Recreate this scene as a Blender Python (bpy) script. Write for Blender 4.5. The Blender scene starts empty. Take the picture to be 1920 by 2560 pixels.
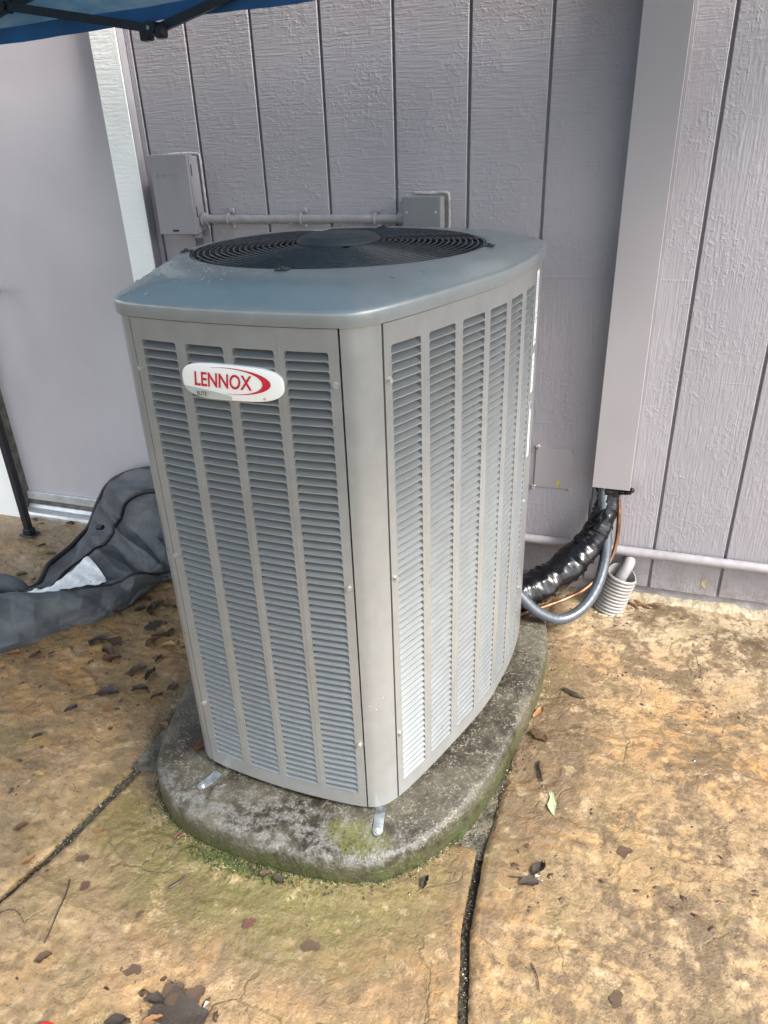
import bpy, math, random
import numpy as np
from mathutils import Matrix, Vector
random.seed(7)
rng = np.random.default_rng(7)
C = bpy.context.scene.collection
sc = bpy.context.scene

# ------------------------------------------------------------------ camera
cd = bpy.data.cameras.new('camera'); cam = bpy.data.objects.new('camera', cd); C.objects.link(cam)
cd.sensor_fit = 'VERTICAL'; cd.sensor_height = 24.0; cd.lens = 24.0 * 1837.817 / 2560.0
cd.clip_start = 0.02; cd.clip_end = 500
yaw, pitch, roll = 0.3448991, 0.4742416, -0.0375788
cy_, sy_ = math.cos(yaw), math.sin(yaw)
fw = Vector((-sy_ * math.cos(pitch), cy_ * math.cos(pitch), -math.sin(pitch)))
rt = Vector((cy_, sy_, 0)); up = rt.cross(fw)
r2 = rt * math.cos(roll) + up * math.sin(roll); u2 = -rt * math.sin(roll) + up * math.cos(roll)
M = Matrix((( r2.x, u2.x, -fw.x, 1.505652), (r2.y, u2.y, -fw.y, -2.132608), (r2.z, u2.z, -fw.z, 1.360026), (0, 0, 0, 1)))
cam.matrix_world = M
sc.camera = cam

# ------------------------------------------------------------------ world, sun, exposure
SUN_EL, SUN_AZ = math.radians(46), math.radians(108)      # azimuth clockwise from +Y (the wall's inward normal)
w = bpy.data.worlds.new('World'); sc.world = w; w.use_nodes = True
nt = w.node_tree; bg = nt.nodes['Background']
sky = nt.nodes.new('ShaderNodeTexSky'); sky.sky_type = 'NISHITA'; sky.sun_disc = False
sky.sun_elevation = SUN_EL; sky.sun_rotation = SUN_AZ; sky.dust_density = 3.0; sky.air_density = 1.2
hs = nt.nodes.new('ShaderNodeHueSaturation'); hs.inputs['Saturation'].default_value = 0.28
nt.links.new(sky.outputs[0], hs.inputs['Color']); nt.links.new(hs.outputs[0], bg.inputs[0]); bg.inputs[1].default_value = 0.15
sd = bpy.data.lights.new('sun', 'SUN'); sd.energy = 1.55; sd.angle = math.radians(16); sd.color = (1, .96, .9)
sun = bpy.data.objects.new('sun', sd); C.objects.link(sun)
sdir = Vector((math.sin(SUN_AZ) * math.cos(SUN_EL), math.cos(SUN_AZ) * math.cos(SUN_EL), math.sin(SUN_EL)))
sun.rotation_euler = sdir.to_track_quat('Z', 'Y').to_euler()
vs = sc.view_settings; vs.view_transform = 'Standard'; vs.look = 'None'; vs.gamma = 1; vs.use_curve_mapping = False
vs.exposure = 1.95
sc.render.film_transparent = False
try: sc.cycles.max_bounces = 8
except Exception: pass

# ------------------------------------------------------------------ helpers
def mesh(name, V, F, mat=None, parent=None, smooth=False):
    me = bpy.data.meshes.new(name); me.from_pydata([tuple(map(float, v)) for v in V], [], [tuple(int(i) for i in f) for f in F])
    if smooth: me.polygons.foreach_set('use_smooth', [True] * len(me.polygons))
    me.update()
    return link(name, me, mat, parent)
def link(name, me, mat=None, parent=None):
    o = bpy.data.objects.new(name, me); C.objects.link(o)
    if mat and me and not me.materials: me.materials.append(mat)
    if parent: o.parent = parent
    return o
def empty(name, loc=(0, 0, 0)):
    o = bpy.data.objects.new(name, None); o.location = loc; C.objects.link(o); o.empty_display_size = .05; return o
def tag(o, label=None, cat=None, group=None, kind=None):
    if label: o['label'] = label
    if cat: o['category'] = cat
    if group: o['group'] = group
    if kind: o['kind'] = kind
    return o
class MB:
    def __init__(s): s.V = []; s.F = []
    def add(s, V, F):
        n = len(s.V); s.V += [tuple(v) for v in V]; s.F += [tuple(i + n for i in f) for f in F]; return s
    def box(s, x0, x1, y0, y1, z0, z1, b=0.0):
        if b <= 0:
            V = [(x, y, z) for z in (z0, z1) for y in (y0, y1) for x in (x0, x1)]
            F = [(0, 2, 3, 1), (4, 5, 7, 6), (0, 1, 5, 4), (2, 6, 7, 3), (0, 4, 6, 2), (1, 3, 7, 5)]
            return s.add(V, F)
        # bevelled box: 24 verts
        V = []; F = []
        xs = (x0, x1); ys = (y0, y1); zs = (z0, z1)
        idx = {}
        for i in (0, 1):
            for j in (0, 1):
                for k in (0, 1):
                    sx, sy, sz = (1 if i == 0 else -1), (1 if j == 0 else -1), (1 if k == 0 else -1)
                    idx[i, j, k, 0] = len(V); V.append((xs[i], ys[j] + sy * b, zs[k] + sz * b))
                    idx[i, j, k, 1] = len(V); V.append((xs[i] + sx * b, ys[j], zs[k] + sz * b))
                    idx[i, j, k, 2] = len(V); V.append((xs[i] + sx * b, ys[j] + sy * b, zs[k]))
        I = lambda i, j, k, a: idx[i, j, k, a]
        F += [(I(0,0,0,0), I(0,0,1,0), I(0,1,1,0), I(0,1,0,0)), (I(1,0,0,0), I(1,1,0,0), I(1,1,1,0), I(1,0,1,0)),
              (I(0,0,0,1), I(1,0,0,1), I(1,0,1,1), I(0,0,1,1)), (I(0,1,0,1), I(0,1,1,1), I(1,1,1,1), I(1,1,0,1)),
              (I(0,0,0,2), I(0,1,0,2), I(1,1,0,2), I(1,0,0,2)), (I(0,0,1,2), I(1,0,1,2), I(1,1,1,2), I(0,1,1,2))]
        for j in (0, 1):
            for k in (0, 1): F.append((I(0,j,k,1), I(1,j,k,1), I(1,j,k,2), I(0,j,k,2)))
        for i in (0, 1):
            for k in (0, 1): F.append((I(i,0,k,0), I(i,1,k,0), I(i,1,k,2), I(i,0,k,2)))
        for i in (0, 1):
            for j in (0, 1): F.append((I(i,j,0,0), I(i,j,1,0), I(i,j,1,1), I(i,j,0,1)))
        for i in (0, 1):
            for j in (0, 1):
                for k in (0, 1): F.append((I(i,j,k,0), I(i,j,k,1), I(i,j,k,2)))
        return s.add(V, F)
    def build(s, name, mat=None, parent=None, smooth=False, fix=True):
        o = mesh(name, s.V, s.F, mat, parent, smooth)
        if fix:
            import bmesh
            bm = bmesh.new(); bm.from_mesh(o.data); bmesh.ops.recalc_face_normals(bm, faces=bm.faces); bm.to_mesh(o.data); bm.free()
        return o
def catmull(P, n=8, closed=False):
    P = [np.array(p, float) for p in P]; out = []
    N = len(P); rngi = range(N if closed else N - 1)
    for i in rngi:
        if closed: p0, p1, p2, p3 = P[(i-1) % N], P[i], P[(i+1) % N], P[(i+2) % N]
        else: p0, p1, p2, p3 = P[max(i-1, 0)], P[i], P[i+1], P[min(i+2, N-1)]
        for k in range(n):
            t = k / n
            out.append(.5 * ((2*p1) + (-p0+p2)*t + (2*p0-5*p1+4*p2-p3)*t*t + (-p0+3*p1-3*p2+p3)*t**3))
    if not closed: out.append(P[-1])
    return out
def tube(mb, P, r, n=10, cap=True, wob=None):
    P = [Vector(tuple(p)) for p in P]; m = len(P); T = []
    for i in range(m):
        T.append((P[min(i+1, m-1)] - P[max(i-1, 0)]).normalized())
    a = Vector((0, 0, 1)) if abs(T[0].z) < .9 else Vector((1, 0, 0))
    N = (a - T[0] * a.dot(T[0])).normalized(); V = []; F = []
    for i in range(m):
        N = (N - T[i] * N.dot(T[i])).normalized(); B = T[i].cross(N)
        for k in range(n):
            an = 2 * math.pi * k / n
            rr = r(i / (m - 1)) if callable(r) else r
            if wob: rr *= wob(i, k)
            V.append(P[i] + (N * math.cos(an) + B * math.sin(an)) * rr)
    for i in range(m - 1):
        for k in range(n):
            F.append((i*n+k, i*n+(k+1) % n, (i+1)*n+(k+1) % n, (i+1)*n+k))
    if cap: F.append(tuple(reversed(range(n)))); F.append(tuple((m-1)*n+k for k in range(n)))
    mb.add([tuple(v) for v in V], F); return mb
def disc(mb, c, nrm, r, h, n=12, r2=None):
    c = Vector(c); nrm = Vector(nrm).normalized(); r2 = r if r2 is None else r2
    return tube(mb, [c, c + nrm * h * .5, c + nrm * h], lambda t: r + (r2 - r) * (0 if t < .6 else 1), n)
def shade(o, ang=35):
    me = o.data; me.polygons.foreach_set('use_smooth', [True] * len(me.polygons))
    try: me.set_sharp_from_angle(angle=math.radians(ang))
    except Exception: pass
    return o
# numpy gradient noise
_P = rng.permutation(512)
def _h(ix, iy, s):
    return _P[(_P[(ix + s * 37) % 512] + iy) % 512] / 512.0
def vn(x, y, s=0):
    ix = np.floor(x).astype(int); iy = np.floor(y).astype(int); fx = x - ix; fy = y - iy
    fx = fx*fx*fx*(fx*(fx*6-15)+10); fy = fy*fy*fy*(fy*(fy*6-15)+10)
    a = _h(ix, iy, s); b = _h(ix+1, iy, s); c = _h(ix, iy+1, s); d = _h(ix+1, iy+1, s)
    return (a*(1-fx)+b*fx)*(1-fy)+(c*(1-fx)+d*fx)*fy
def fbm(x, y, f, o=4, s=0, g=.5):
    t = 0; a = 1; n = 0
    for i in range(o):
        t = t + a * vn(x*f+17.3*i, y*f-9.1*i, s+i); n += a; a *= g; f *= 2.03
    return t / n

# ------------------------------------------------------------------ materials
class NM:
    def __init__(s, name):
        s.m = bpy.data.materials.new(name); s.m.use_nodes = True; s.t = s.m.node_tree; s.b = s.t.nodes['Principled BSDF']
        s.tc = s.t.nodes.new('ShaderNodeTexCoord')
    def n(s, typ, **kw):
        nd = s.t.nodes.new(typ)
        for k, v in kw.items():
            if hasattr(nd, k): setattr(nd, k, v)
            else: nd.inputs[k.replace('_', ' ')].default_value = v
        return nd
    def l(s, a, b): s.t.links.new(a, b)
    def coord(s, scale=(1, 1, 1), loc=(0, 0, 0), rot=(0, 0, 0)):
        mp = s.t.nodes.new('ShaderNodeMapping'); mp.inputs['Scale'].default_value = scale; mp.inputs['Location'].default_value = loc; mp.inputs['Rotation'].default_value = rot
        s.l(s.tc.outputs['Object'], mp.inputs[0]); return mp.outputs[0]
    def noise(s, scale, detail=4, rough=.55, vec=None, dist=0):
        nd = s.t.nodes.new('ShaderNodeTexNoise'); nd.inputs['Scale'].default_value = scale; nd.inputs['Detail'].default_value = detail
        nd.inputs['Roughness'].default_value = rough; nd.inputs['Distortion'].default_value = dist
        s.l(vec if vec is not None else s.tc.outputs['Object'], nd.inputs['Vector']); return nd.outputs[0]
    def ramp(s, v, a, b, c0=0., c1=1.):
        nd = s.t.nodes.new('ShaderNodeMapRange'); nd.interpolation_type = 'SMOOTHSTEP'
        nd.inputs[1].default_value = a; nd.inputs[2].default_value = b; nd.inputs[3].default_value = c0; nd.inputs[4].default_value = c1
        s.l(v, nd.inputs[0]); return nd.outputs[0]
    def math(s, op, a, b=None, clamp=False):
        nd = s.t.nodes.new('ShaderNodeMath'); nd.operation = op; nd.use_clamp = clamp
        for i, v in enumerate((a, b)):
            if v is None: continue
            if isinstance(v, (int, float)): nd.inputs[i].default_value = v
            else: s.l(v, nd.inputs[i])
        return nd.outputs[0]
    def mix(s, f, a, b):
        nd = s.t.nodes.new('ShaderNodeMix'); nd.data_type = 'RGBA'
        if isinstance(f, (int, float)): nd.inputs[0].default_value = f
        else: s.l(f, nd.inputs[0])
        for i, v in ((6, a), (7, b)):
            if isinstance(v, tuple): nd.inputs[i].default_value = (*v, 1)
            else: s.l(v, nd.inputs[i])
        return nd.outputs[2]
    def bump(s, h, dist=.001, st=1., prev=None):
        nd = s.t.nodes.new('ShaderNodeBump'); nd.inputs['Distance'].default_value = dist; nd.inputs['Strength'].default_value = st
        s.l(h, nd.inputs['Height'])
        if prev is not None: s.l(prev, nd.inputs['Normal'])
        return nd.outputs[0]
    def set(s, col=None, rough=None, nrm=None, **kw):
        for k, v in (('Base Color', col), ('Roughness', rough), ('Normal', nrm)):
            if v is None: continue
            if isinstance(v, tuple): s.b.inputs[k].default_value = (*v, 1)
            elif isinstance(v, (int, float)): s.b.inputs[k].default_value = v
            else: s.l(v, s.b.inputs[k])
        for k, v in kw.items():
            s.b.inputs[k.replace('_', ' ')].default_value = v
        return s.m
def simple(name, col, rough=.5, var=.15, scale=12, bump=0, bscale=80, **kw):
    q = NM(name); n1 = q.noise(scale, 5)
    c = q.mix(q.ramp(n1, .3, .7), tuple(v * (1 - var) for v in col), tuple(min(1, v * (1 + var)) for v in col))
    r = q.ramp(q.noise(scale * 2, 3), .2, .8, max(.03, rough - .08), rough + .08)
    nr = q.bump(q.noise(bscale, 4), bump) if bump else None
    return q.set(c, r, nr, **kw)

def siding_mat():
    q = NM('siding_paint')
    streak = q.noise(1.0, 6, .62, q.coord((14, 5, 190)))
    blot = q.noise(70, 3, .6, dist=.6)
    blot2 = q.noise(26, 4, .6, q.coord((1, 1, .5), (3, 1, 7)))
    vert = q.noise(1.0, 5, .6, q.coord((170, 5, 12), (4, 0, 2)))
    sep = q.n('ShaderNodeSeparateXYZ'); q.l(q.tc.outputs['Object'], sep.inputs[0])
    sel = q.ramp(q.math('ADD', q.math('SUBTRACT', sep.outputs[0], q.math('MULTIPLY', sep.outputs[2], .9)), q.math('MULTIPLY', q.noise(2.2, 2), .8)), .35, 1.1)
    mx = q.n('ShaderNodeMix', data_type='FLOAT'); q.l(sel, mx.inputs[0]); q.l(streak, mx.inputs[2]); q.l(vert, mx.inputs[3])
    knob = q.math('MULTIPLY', q.ramp(blot, .50, .66), q.ramp(q.noise(5, 3), .38, .62))
    pits = q.math('MULTIPLY', q.ramp(blot2, .5, .72), .7)
    h = q.math('ADD', q.math('MULTIPLY', q.ramp(mx.outputs[0], .3, .72), .62), q.math('ADD', q.math('MULTIPLY', knob, .8), pits))
    # a few long saw marks
    saw = q.ramp(q.noise(1.0, 2, .5, q.coord((1.2, 1, 60), (9, 0, 3))), .66, .70)
    h = q.math('ADD', h, q.math('MULTIPLY', saw, .35))
    nr = q.bump(h, .0013, .8)
    nr = q.bump(q.noise(420, 2), .0003, .6, nr)
    base = q.mix(q.ramp(q.noise(2.2, 5), .3, .7), (.275, .262, .282), (.310, .293, .312))
    oi = q.n('ShaderNodeObjectInfo'); base = q.mix(q.math('MULTIPLY', oi.outputs['Random'], .3), base, (.235, .228, .245))
    run = q.math('MULTIPLY', q.ramp(q.noise(1, 5, .6, q.coord((26, 1, 1.6), (3, 0, 5))), .56, .70), q.ramp(q.noise(3, 3), .4, .6)); base = q.mix(q.math('MULTIPLY', run, .35), base, (.20, .195, .20))
    base = q.mix(q.math('MULTIPLY', q.ramp(q.noise(7, 6, .7), .55, .75), .35), base, (.225, .222, .238))
    # grime low on the wall
    low = q.math('MULTIPLY', q.ramp(sep.outputs[2], .22, .03), q.ramp(q.noise(22, 7, .75), .42, .62))
    base = q.mix(q.math('MULTIPLY', low, .55), base, (.17, .14, .11))
    return q.set(base, q.ramp(blot, .3, .7, .42, .6), nr)
def ground_mat():
    q = NM('stamped_concrete')
    sep = q.n('ShaderNodeSeparateXYZ'); q.l(q.tc.outputs['Object'], sep.inputs[0]); X, Y = sep.outputs[0], sep.outputs[1]
    at = q.n('ShaderNodeAttribute', attribute_name='plate')
    big = q.noise(1.7, 4, .55, q.coord(loc=(2.1, 5.2, 0))); med = q.noise(6.5, 8, .66, dist=.5); fin = q.noise(38, 7, .7); mic = q.noise(170, 4, .6)
    c = q.mix(q.ramp(big, .35, .65), (.335, .228, .116), (.37, .198, .068))
    c = q.mix(q.math('MULTIPLY', q.ramp(at.outputs['Fac'], .35, .75), .6), c, (.235, .160, .085))
    c = q.mix(q.math('MULTIPLY', q.ramp(fin, .44, .66), .65), c, (.155, .098, .045))
    # pale cream strip along the house, stronger to the right
    pale = q.math('MULTIPLY', q.ramp(q.math('ADD', Y, q.math('MULTIPLY', med, .35)), -.48, .12), q.ramp(X, 1.2, 1.7, .4, 1))
    c = q.mix(q.math('MULTIPLY', pale, .8), c, (.40, .322, .215))
    # brown water stains on the right hand slab
    st = q.math('MULTIPLY', q.ramp(q.math('ADD', q.math('MULTIPLY', med, .75), q.math('MULTIPLY', fin, .5)), .575, .70), q.ramp(X, 1.1, 1.6, .22, 1))
    c = q.mix(q.math('MULTIPLY', st, .9), c, (.095, .062, .032))
    # dirt halo by the pad, right side
    dx = q.math('SUBTRACT', X, .93); dy = q.math('ADD', Y, .72)
    e = q.math('ADD', q.math('POWER', q.math('DIVIDE', dx, .47), 2.), q.math('POWER', q.math('DIVIDE', dy, .60), 2.))
    e = q.math('ADD', e, q.math('MULTIPLY', q.math('SUBTRACT', med, .5), 1.5))
    c = q.mix(q.math('MULTIPLY', q.ramp(e, 1.95, 1.05), .78), c, (.085, .058, .032))
    # moss green film in front of the pad
    gx = q.math('DIVIDE', q.math('SUBTRACT', X, .86), .42); gy = q.math('DIVIDE', q.math('ADD', Y, 1.26), .17)
    g = q.math('ADD', q.math('POWER', gx, 2.), q.math('POWER', gy, 2.)); g = q.math('ADD', g, q.math('MULTIPLY', q.math('SUBTRACT', med, .5), 2.6))
    c = q.mix(q.math('MULTIPLY', q.ramp(g, 1.5, .1), .80), c, (.115, .105, .022))
    g2 = q.math('MULTIPLY', q.ramp(q.noise(3.1, 6, .7, q.coord(loc=(7, 1, 3))), .52, .68), q.ramp(Y, -.75, -1.05))
    c = q.mix(q.math('MULTIPLY', g2, .42), c, (.20, .165, .045))
    # thin broken crack and ledge lines of the stamped pattern
    wv = q.n('ShaderNodeVectorMath', operation='ADD'); wn = q.n('ShaderNodeTexNoise', Scale=7., Detail=6.); q.l(q.tc.outputs['Object'], wn.inputs['Vector'])
    ws = q.n('ShaderNodeVectorMath', operation='SCALE'); q.l(wn.outputs['Color'], ws.inputs[0]); ws.inputs['Scale'].default_value = .22
    q.l(q.tc.outputs['Object'], wv.inputs[0]); q.l(ws.outputs[0], wv.inputs[1])
    ve = q.n('ShaderNodeTexVoronoi', feature='DISTANCE_TO_EDGE', Scale=4.2); q.l(wv.outputs[0], ve.inputs['Vector'])
    crk = q.math('MULTIPLY', q.ramp(ve.outputs['Distance'], .022, .004), q.ramp(q.noise(5, 4, .6, q.coord(loc=(1, 8, 2))), .47, .6))
    side = q.math('MULTIPLY', q.ramp(ve.outputs['Distance'], .11, .0), q.ramp(q.noise(4, 4, .6, q.coord(loc=(6, 3, 2))), .46, .6))
    c = q.mix(q.math('MULTIPLY', side, .5), c, (.17, .125, .050)); c = q.mix(q.math('MULTIPLY', crk, .6), c, (.10, .068, .03))
    blob = q.noise(16, 7, .75, q.coord(loc=(9, 9, 1)))
    c = q.mix(q.math('MULTIPLY', q.ramp(blob, .53, .66), .75), c, (.105, .066, .030)); c = q.mix(q.math('MULTIPLY', q.ramp(blob, .46, .34), .55), c, (.50, .365, .21))
    # fine dark specks
    vo = q.n('ShaderNodeTexVoronoi', Scale=120.); q.l(q.tc.outputs['Object'], vo.inputs['Vector'])
    sp = q.math('MULTIPLY', q.ramp(vo.outputs['Distance'], .28, .16), q.ramp(fin, .46, .56))
    c = q.mix(q.math('MULTIPLY', sp, .75), c, (.05, .035, .022))
    c = q.mix(q.math('MULTIPLY', q.ramp(mic, .3, .75), .22), c, (.22, .14, .07))
    wet = q.ramp(q.math('ADD', q.noise(2.6, 5, .6, q.coord(loc=(5, 2, 1))), q.math('MULTIPLY', X, -.06)), .32, .55)
    pud = q.math('MULTIPLY', q.ramp(q.noise(3.4, 5, .6, q.coord(loc=(2, 6, 4))), .48, .60), q.ramp(X, 1.25, .7, .25, 1))
    r = q.math('SUBTRACT', .42, q.math('MULTIPLY', wet, .22)); r = q.math('SUBTRACT', r, q.math('MULTIPLY', pud, .16))
    r = q.math('ADD', r, q.math('MULTIPLY', q.ramp(fin, .3, .7), .10))
    h = q.math('ADD', q.ramp(q.noise(26, 8, .72), .32, .68), q.math('MULTIPLY', q.ramp(q.noise(75, 6, .7, q.coord(loc=(3, 3, 3))), .35, .65), .35))
    h = q.math('SUBTRACT', h, q.math('MULTIPLY', crk, .6)); h = q.math('MULTIPLY', h, q.math('SUBTRACT', 1., q.math('MULTIPLY', pud, .55)))
    nr = q.bump(h, .0042, .75); nr = q.bump(mic, .0007, .7, nr)
    return q.set(c, r, nr)
def pad_mat():
    q = NM('weathered_concrete')
    sep = q.n('ShaderNodeSeparateXYZ'); q.l(q.tc.outputs['Object'], sep.inputs[0]); X, Y, Z = sep.outputs
    med = q.noise(7, 6, .65, dist=.4); fin = q.noise(190, 4, .7); f2 = q.noise(46, 6, .65)
    c = q.mix(q.ramp(med, .38, .64), (.022, .017, .011), (.078, .070, .051))
    c = q.mix(q.math('MULTIPLY', q.math('MULTIPLY', q.ramp(fin, .50, .60), q.ramp(f2, .40, .60)), .7), c, (.215, .20, .155))
    # paler grey patches on the front shoulder
    fr = q.math('MULTIPLY', q.ramp(Y, -1.10, -1.19), q.ramp(Z, .035, .06))
    c = q.mix(q.math('MULTIPLY', q.math('MULTIPLY', fr, q.ramp(f2, .42, .62)), .5), c, (.17, .17, .165))
    # algae: lower side and a patch by the front corner
    alg = q.math('MULTIPLY', q.ramp(q.math('ADD', Z, q.math('MULTIPLY', med, .07)), .105, .055), q.ramp(f2, .36, .55))
    c = q.mix(q.math('MULTIPLY', alg, .8), c, (.040, .050, .009))
    px = q.math('DIVIDE', q.math('SUBTRACT', X, 1.075), .075); py = q.math('DIVIDE', q.math('ADD', Y, 1.18), .04)
    d = q.math('ADD', q.math('ADD', q.math('POWER', px, 2.), q.math('POWER', py, 2.)), q.math('MULTIPLY', q.math('SUBTRACT', f2, .5), 3.2))
    c = q.mix(q.math('MULTIPLY', q.math('MULTIPLY', q.ramp(d, 1.3, .2), q.ramp(fin, .35, .6)), .75), c, (.12, .125, .03))
    nr = q.bump(q.math('ADD', q.math('MULTIPLY', q.noise(120, 3, .6), .7), q.math('MULTIPLY', f2, .6)), .0045, .9); nr = q.bump(fin, .001, .7, nr)
    return q.set(c, q.ramp(f2, .3, .7, .26, .58), nr)
def metal_paint(name, col, spec=.5):
    q = NM(name)
    n = q.noise(30, 3); fl = q.noise(900, 2)
    c = q.mix(q.ramp(n, .3, .7), tuple(v * .96 for v in col), tuple(v * 1.04 for v in col))
    dd = q.math('MULTIPLY', q.ramp(q.noise(14, 7, .7, q.coord((1, 1, .35))), .52, .72), .30); c = q.mix(dd, c, (.17, .165, .145))
    nr = q.bump(fl, .00006, .5); nr = q.bump(q.noise(9, 2), .0012, .25, nr)
    return q.set(c, q.ramp(n, .2, .8, .27, .36), nr, Metallic=.35, Coat_Weight=.3, Coat_Roughness=.12)
def canopy_mat():
    q = NM('printed_canopy_fabric')
    n = q.noise(2.4, 5, .6, q.coord((1, 1, 2.2)), dist=.8); n2 = q.noise(1.1, 3, .5, q.coord(loc=(4, 2, 0)))
    c = q.mix(q.ramp(n, .35, .62), (.05, .17, .30), (.22, .34, .42))
    c = q.mix(q.ramp(n2, .52, .66), c, (.30, .31, .34))
    q.set(c, .7)
    tr = q.n('ShaderNodeBsdfTranslucent'); q.l(c, tr.inputs[0]); ms = q.n('ShaderNodeMixShader', Fac=.45)
    q.l(q.b.outputs[0], ms.inputs[1]); q.l(tr.outputs[0], ms.inputs[2]); q.l(ms.outputs[0], q.t.nodes['Material Output'].inputs[0])
    return q.m
def fabric_mat(name, a, b, rough=.62):
    q = NM(name)
    n = q.noise(9, 6, .65, dist=.5); wv = q.noise(700, 2)
    c = q.mix(q.ramp(n, .35, .7), a, b)
    drops = q.n('ShaderNodeTexVoronoi', Scale=75.); q.l(q.tc.outputs['Object'], drops.inputs['Vector'])
    dd = q.math('MULTIPLY', q.ramp(drops.outputs['Distance'], .22, .1), q.ramp(q.noise(6, 3), .55, .65))
    nr = q.bump(wv, .0002, .5); nr = q.bump(dd, .0012, .8, nr)
    return q.set(c, q.math('SUBTRACT', rough, q.math('MULTIPLY', dd, .5)), nr)
def white_wood():
    q = NM('white_trim_paint')
    s = q.noise(1, 5, .6, q.coord((14, 20, 130))); b = q.noise(60, 3)
    c = q.mix(q.math('MULTIPLY', q.ramp(q.noise(11, 5), .5, .75), .5), (.86, .87, .85), (.78, .79, .76))
    return q.set(c, .5, q.bump(q.math('ADD', q.ramp(s, .35, .65), q.math('MULTIPLY', q.ramp(b, .5, .65), .6)), .0010, .45))
def leaf_mat(name, a, b):
    q = NM(name); n = q.noise(60, 5, .6)
    return q.set(q.mix(q.ramp(n, .35, .65), a, b), q.ramp(n, .3, .7, .22, .5), q.bump(q.noise(140, 3), .0012, .8))

M_side = siding_mat(); M_ground = ground_mat(); M_pad = pad_mat()
M_metal = metal_paint('cabinet_paint', (.265, .268, .262)); M_blade = metal_paint('louver_paint', (.178, .190, .193))
M_lid = metal_paint('lid_paint', (.245, .265, .27)); M_canopy = canopy_mat()
M_black = simple('black_coated_wire', (.016, .020, .025), .28, .2); M_hub = simple('hub_plastic', (.03, .032, .036), .5, .15, bump=.0003, bscale=300)
M_dark = simple('dark_interior', (.012, .013, .015), .7); M_fan = simple('fan_blade_metal', (.30, .31, .31), .4, Metallic=.7)
M_zinc = simple('galvanised_steel', (.42, .45, .47), .24, .25, 40, Metallic=.85); M_screw = simple('screw_steel', (.5, .5, .48), .35, .1, Metallic=.8)
M_door = simple('door_paint', (.45, .425, .45), .38, .05, 3, bump=.0006, bscale=12); M_white = white_wood()
M_alu = simple('weathered_aluminium', (.62, .64, .65), .35, .12, 30, Metallic=.6, bump=.0004)
M_gasket = simple('dirty_rubber_sweep', (.12, .11, .09), .7, .4, 30)
M_boxp = simple('painted_box', (.262, .250, .268), .42, .06, 8, bump=.0008, bscale=60)
M_boxg = simple('grey_box_paint', (.175, .175, .182), .42, .05, 8, bump=.0004, bscale=60)
M_duct = simple('line_cover_paint', (.285, .267, .277), .36, .03, 3, bump=.0002, bscale=20)
M_caulk = simple('painted_caulk', (.33, .31, .315), .5, .2, 60, bump=.002, bscale=150)
M_pvc = simple('painted_pipe', (.26, .244, .253), .45, .1, 30, bump=.0006, bscale=90)
M_cond = simple('grey_liquidtight_conduit', (.048, .057, .072), .26, .12, 25, Coat_Weight=.4)
M_copper = simple('copper', (.34, .18, .11), .34, .45, 30, Metallic=.9)
M_wrap = simple('black_shiny_wrap', (.003, .003, .004), .20, .3, 20, bump=.0006, bscale=16, Specular_IOR_Level=.3)
M_corr = simple('corrugated_drain_plastic', (.25, .238, .222), .55, .14, 25, bump=.0006, bscale=160)
M_found = simple('painted_foundation', (.235, .215, .217), .75, .3, 18, bump=.004, bscale=60)
M_efflo = simple('crumbling_mortar', (.34, .28, .19), .85, .3, 50, bump=.006, bscale=90)
M_soil = simple('joint_dirt', (.045, .038, .024), .7, .7, 30, bump=.008, bscale=90)
M_pocket = simple('pocket_grime', (.085, .075, .052), .45, .55, 22, bump=.006, bscale=90)
M_cover = fabric_mat('grey_cover_fabric', (.055, .061, .069), (.092, .099, .107)); M_trimb = fabric_mat('black_binding', (.006, .007, .009), (.012, .013, .016), .5)
M_paper = simple('wet_white_paper', (.86, .88, .88), .3, .08, 30, bump=.004, bscale=50)
M_steelb = simple('black_powder_coat', (.010, .012, .016), .38, .3, 40)
M_badge = simple('badge_white', (.80, .79, .76), .22, .02, 5, Coat_Weight=.6); M_red = simple('badge_red', (.50, .012, .03), .25, .08, 30, Coat_Weight=.5)
M_badgeg = simple('badge_grey', (.42, .44, .41), .25, .03, 10, Coat_Weight=.5); M_ink = simple('print_ink', (.03, .03, .035), .5)
M_stick = simple('sticker_paper', (.78, .80, .83), .4, .03, 20); M_blueink = simple('blue_print', (.05, .08, .35), .5)
M_yellow = simple('yellow_stain', (.40, .36, .08), .6, .3, 60)
M_moss = simple('moss', (.035, .055, .010), .8, .6, 60)
M_grit = simple('pale_grit', (.26, .215, .14), .7, .5, 40); M_bits = simple('dark_debris', (.035, .022, .014), .35, .6, 40)
q = NM('water'); M_water = q.set((.9, .95, 1.), .03, None, Transmission_Weight=.85, IOR=1.33)
L_brown = leaf_mat('leaf_brown', (.040, .021, .012), (.105, .056, .027)); L_dark = leaf_mat('leaf_black_brown', (.018, .013, .011), (.05, .033, .022))
L_red = leaf_mat('leaf_red_brown', (.065, .022, .014), (.125, .050, .030)); L_orange = leaf_mat('leaf_orange', (.16, .075, .025), (.28, .14, .05))
L_yell = leaf_mat('leaf_yellow', (.26, .16, .05), (.38, .25, .09)); L_green = leaf_mat('leaf_pale_green', (.26, .32, .16), (.38, .42, .27))

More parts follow.
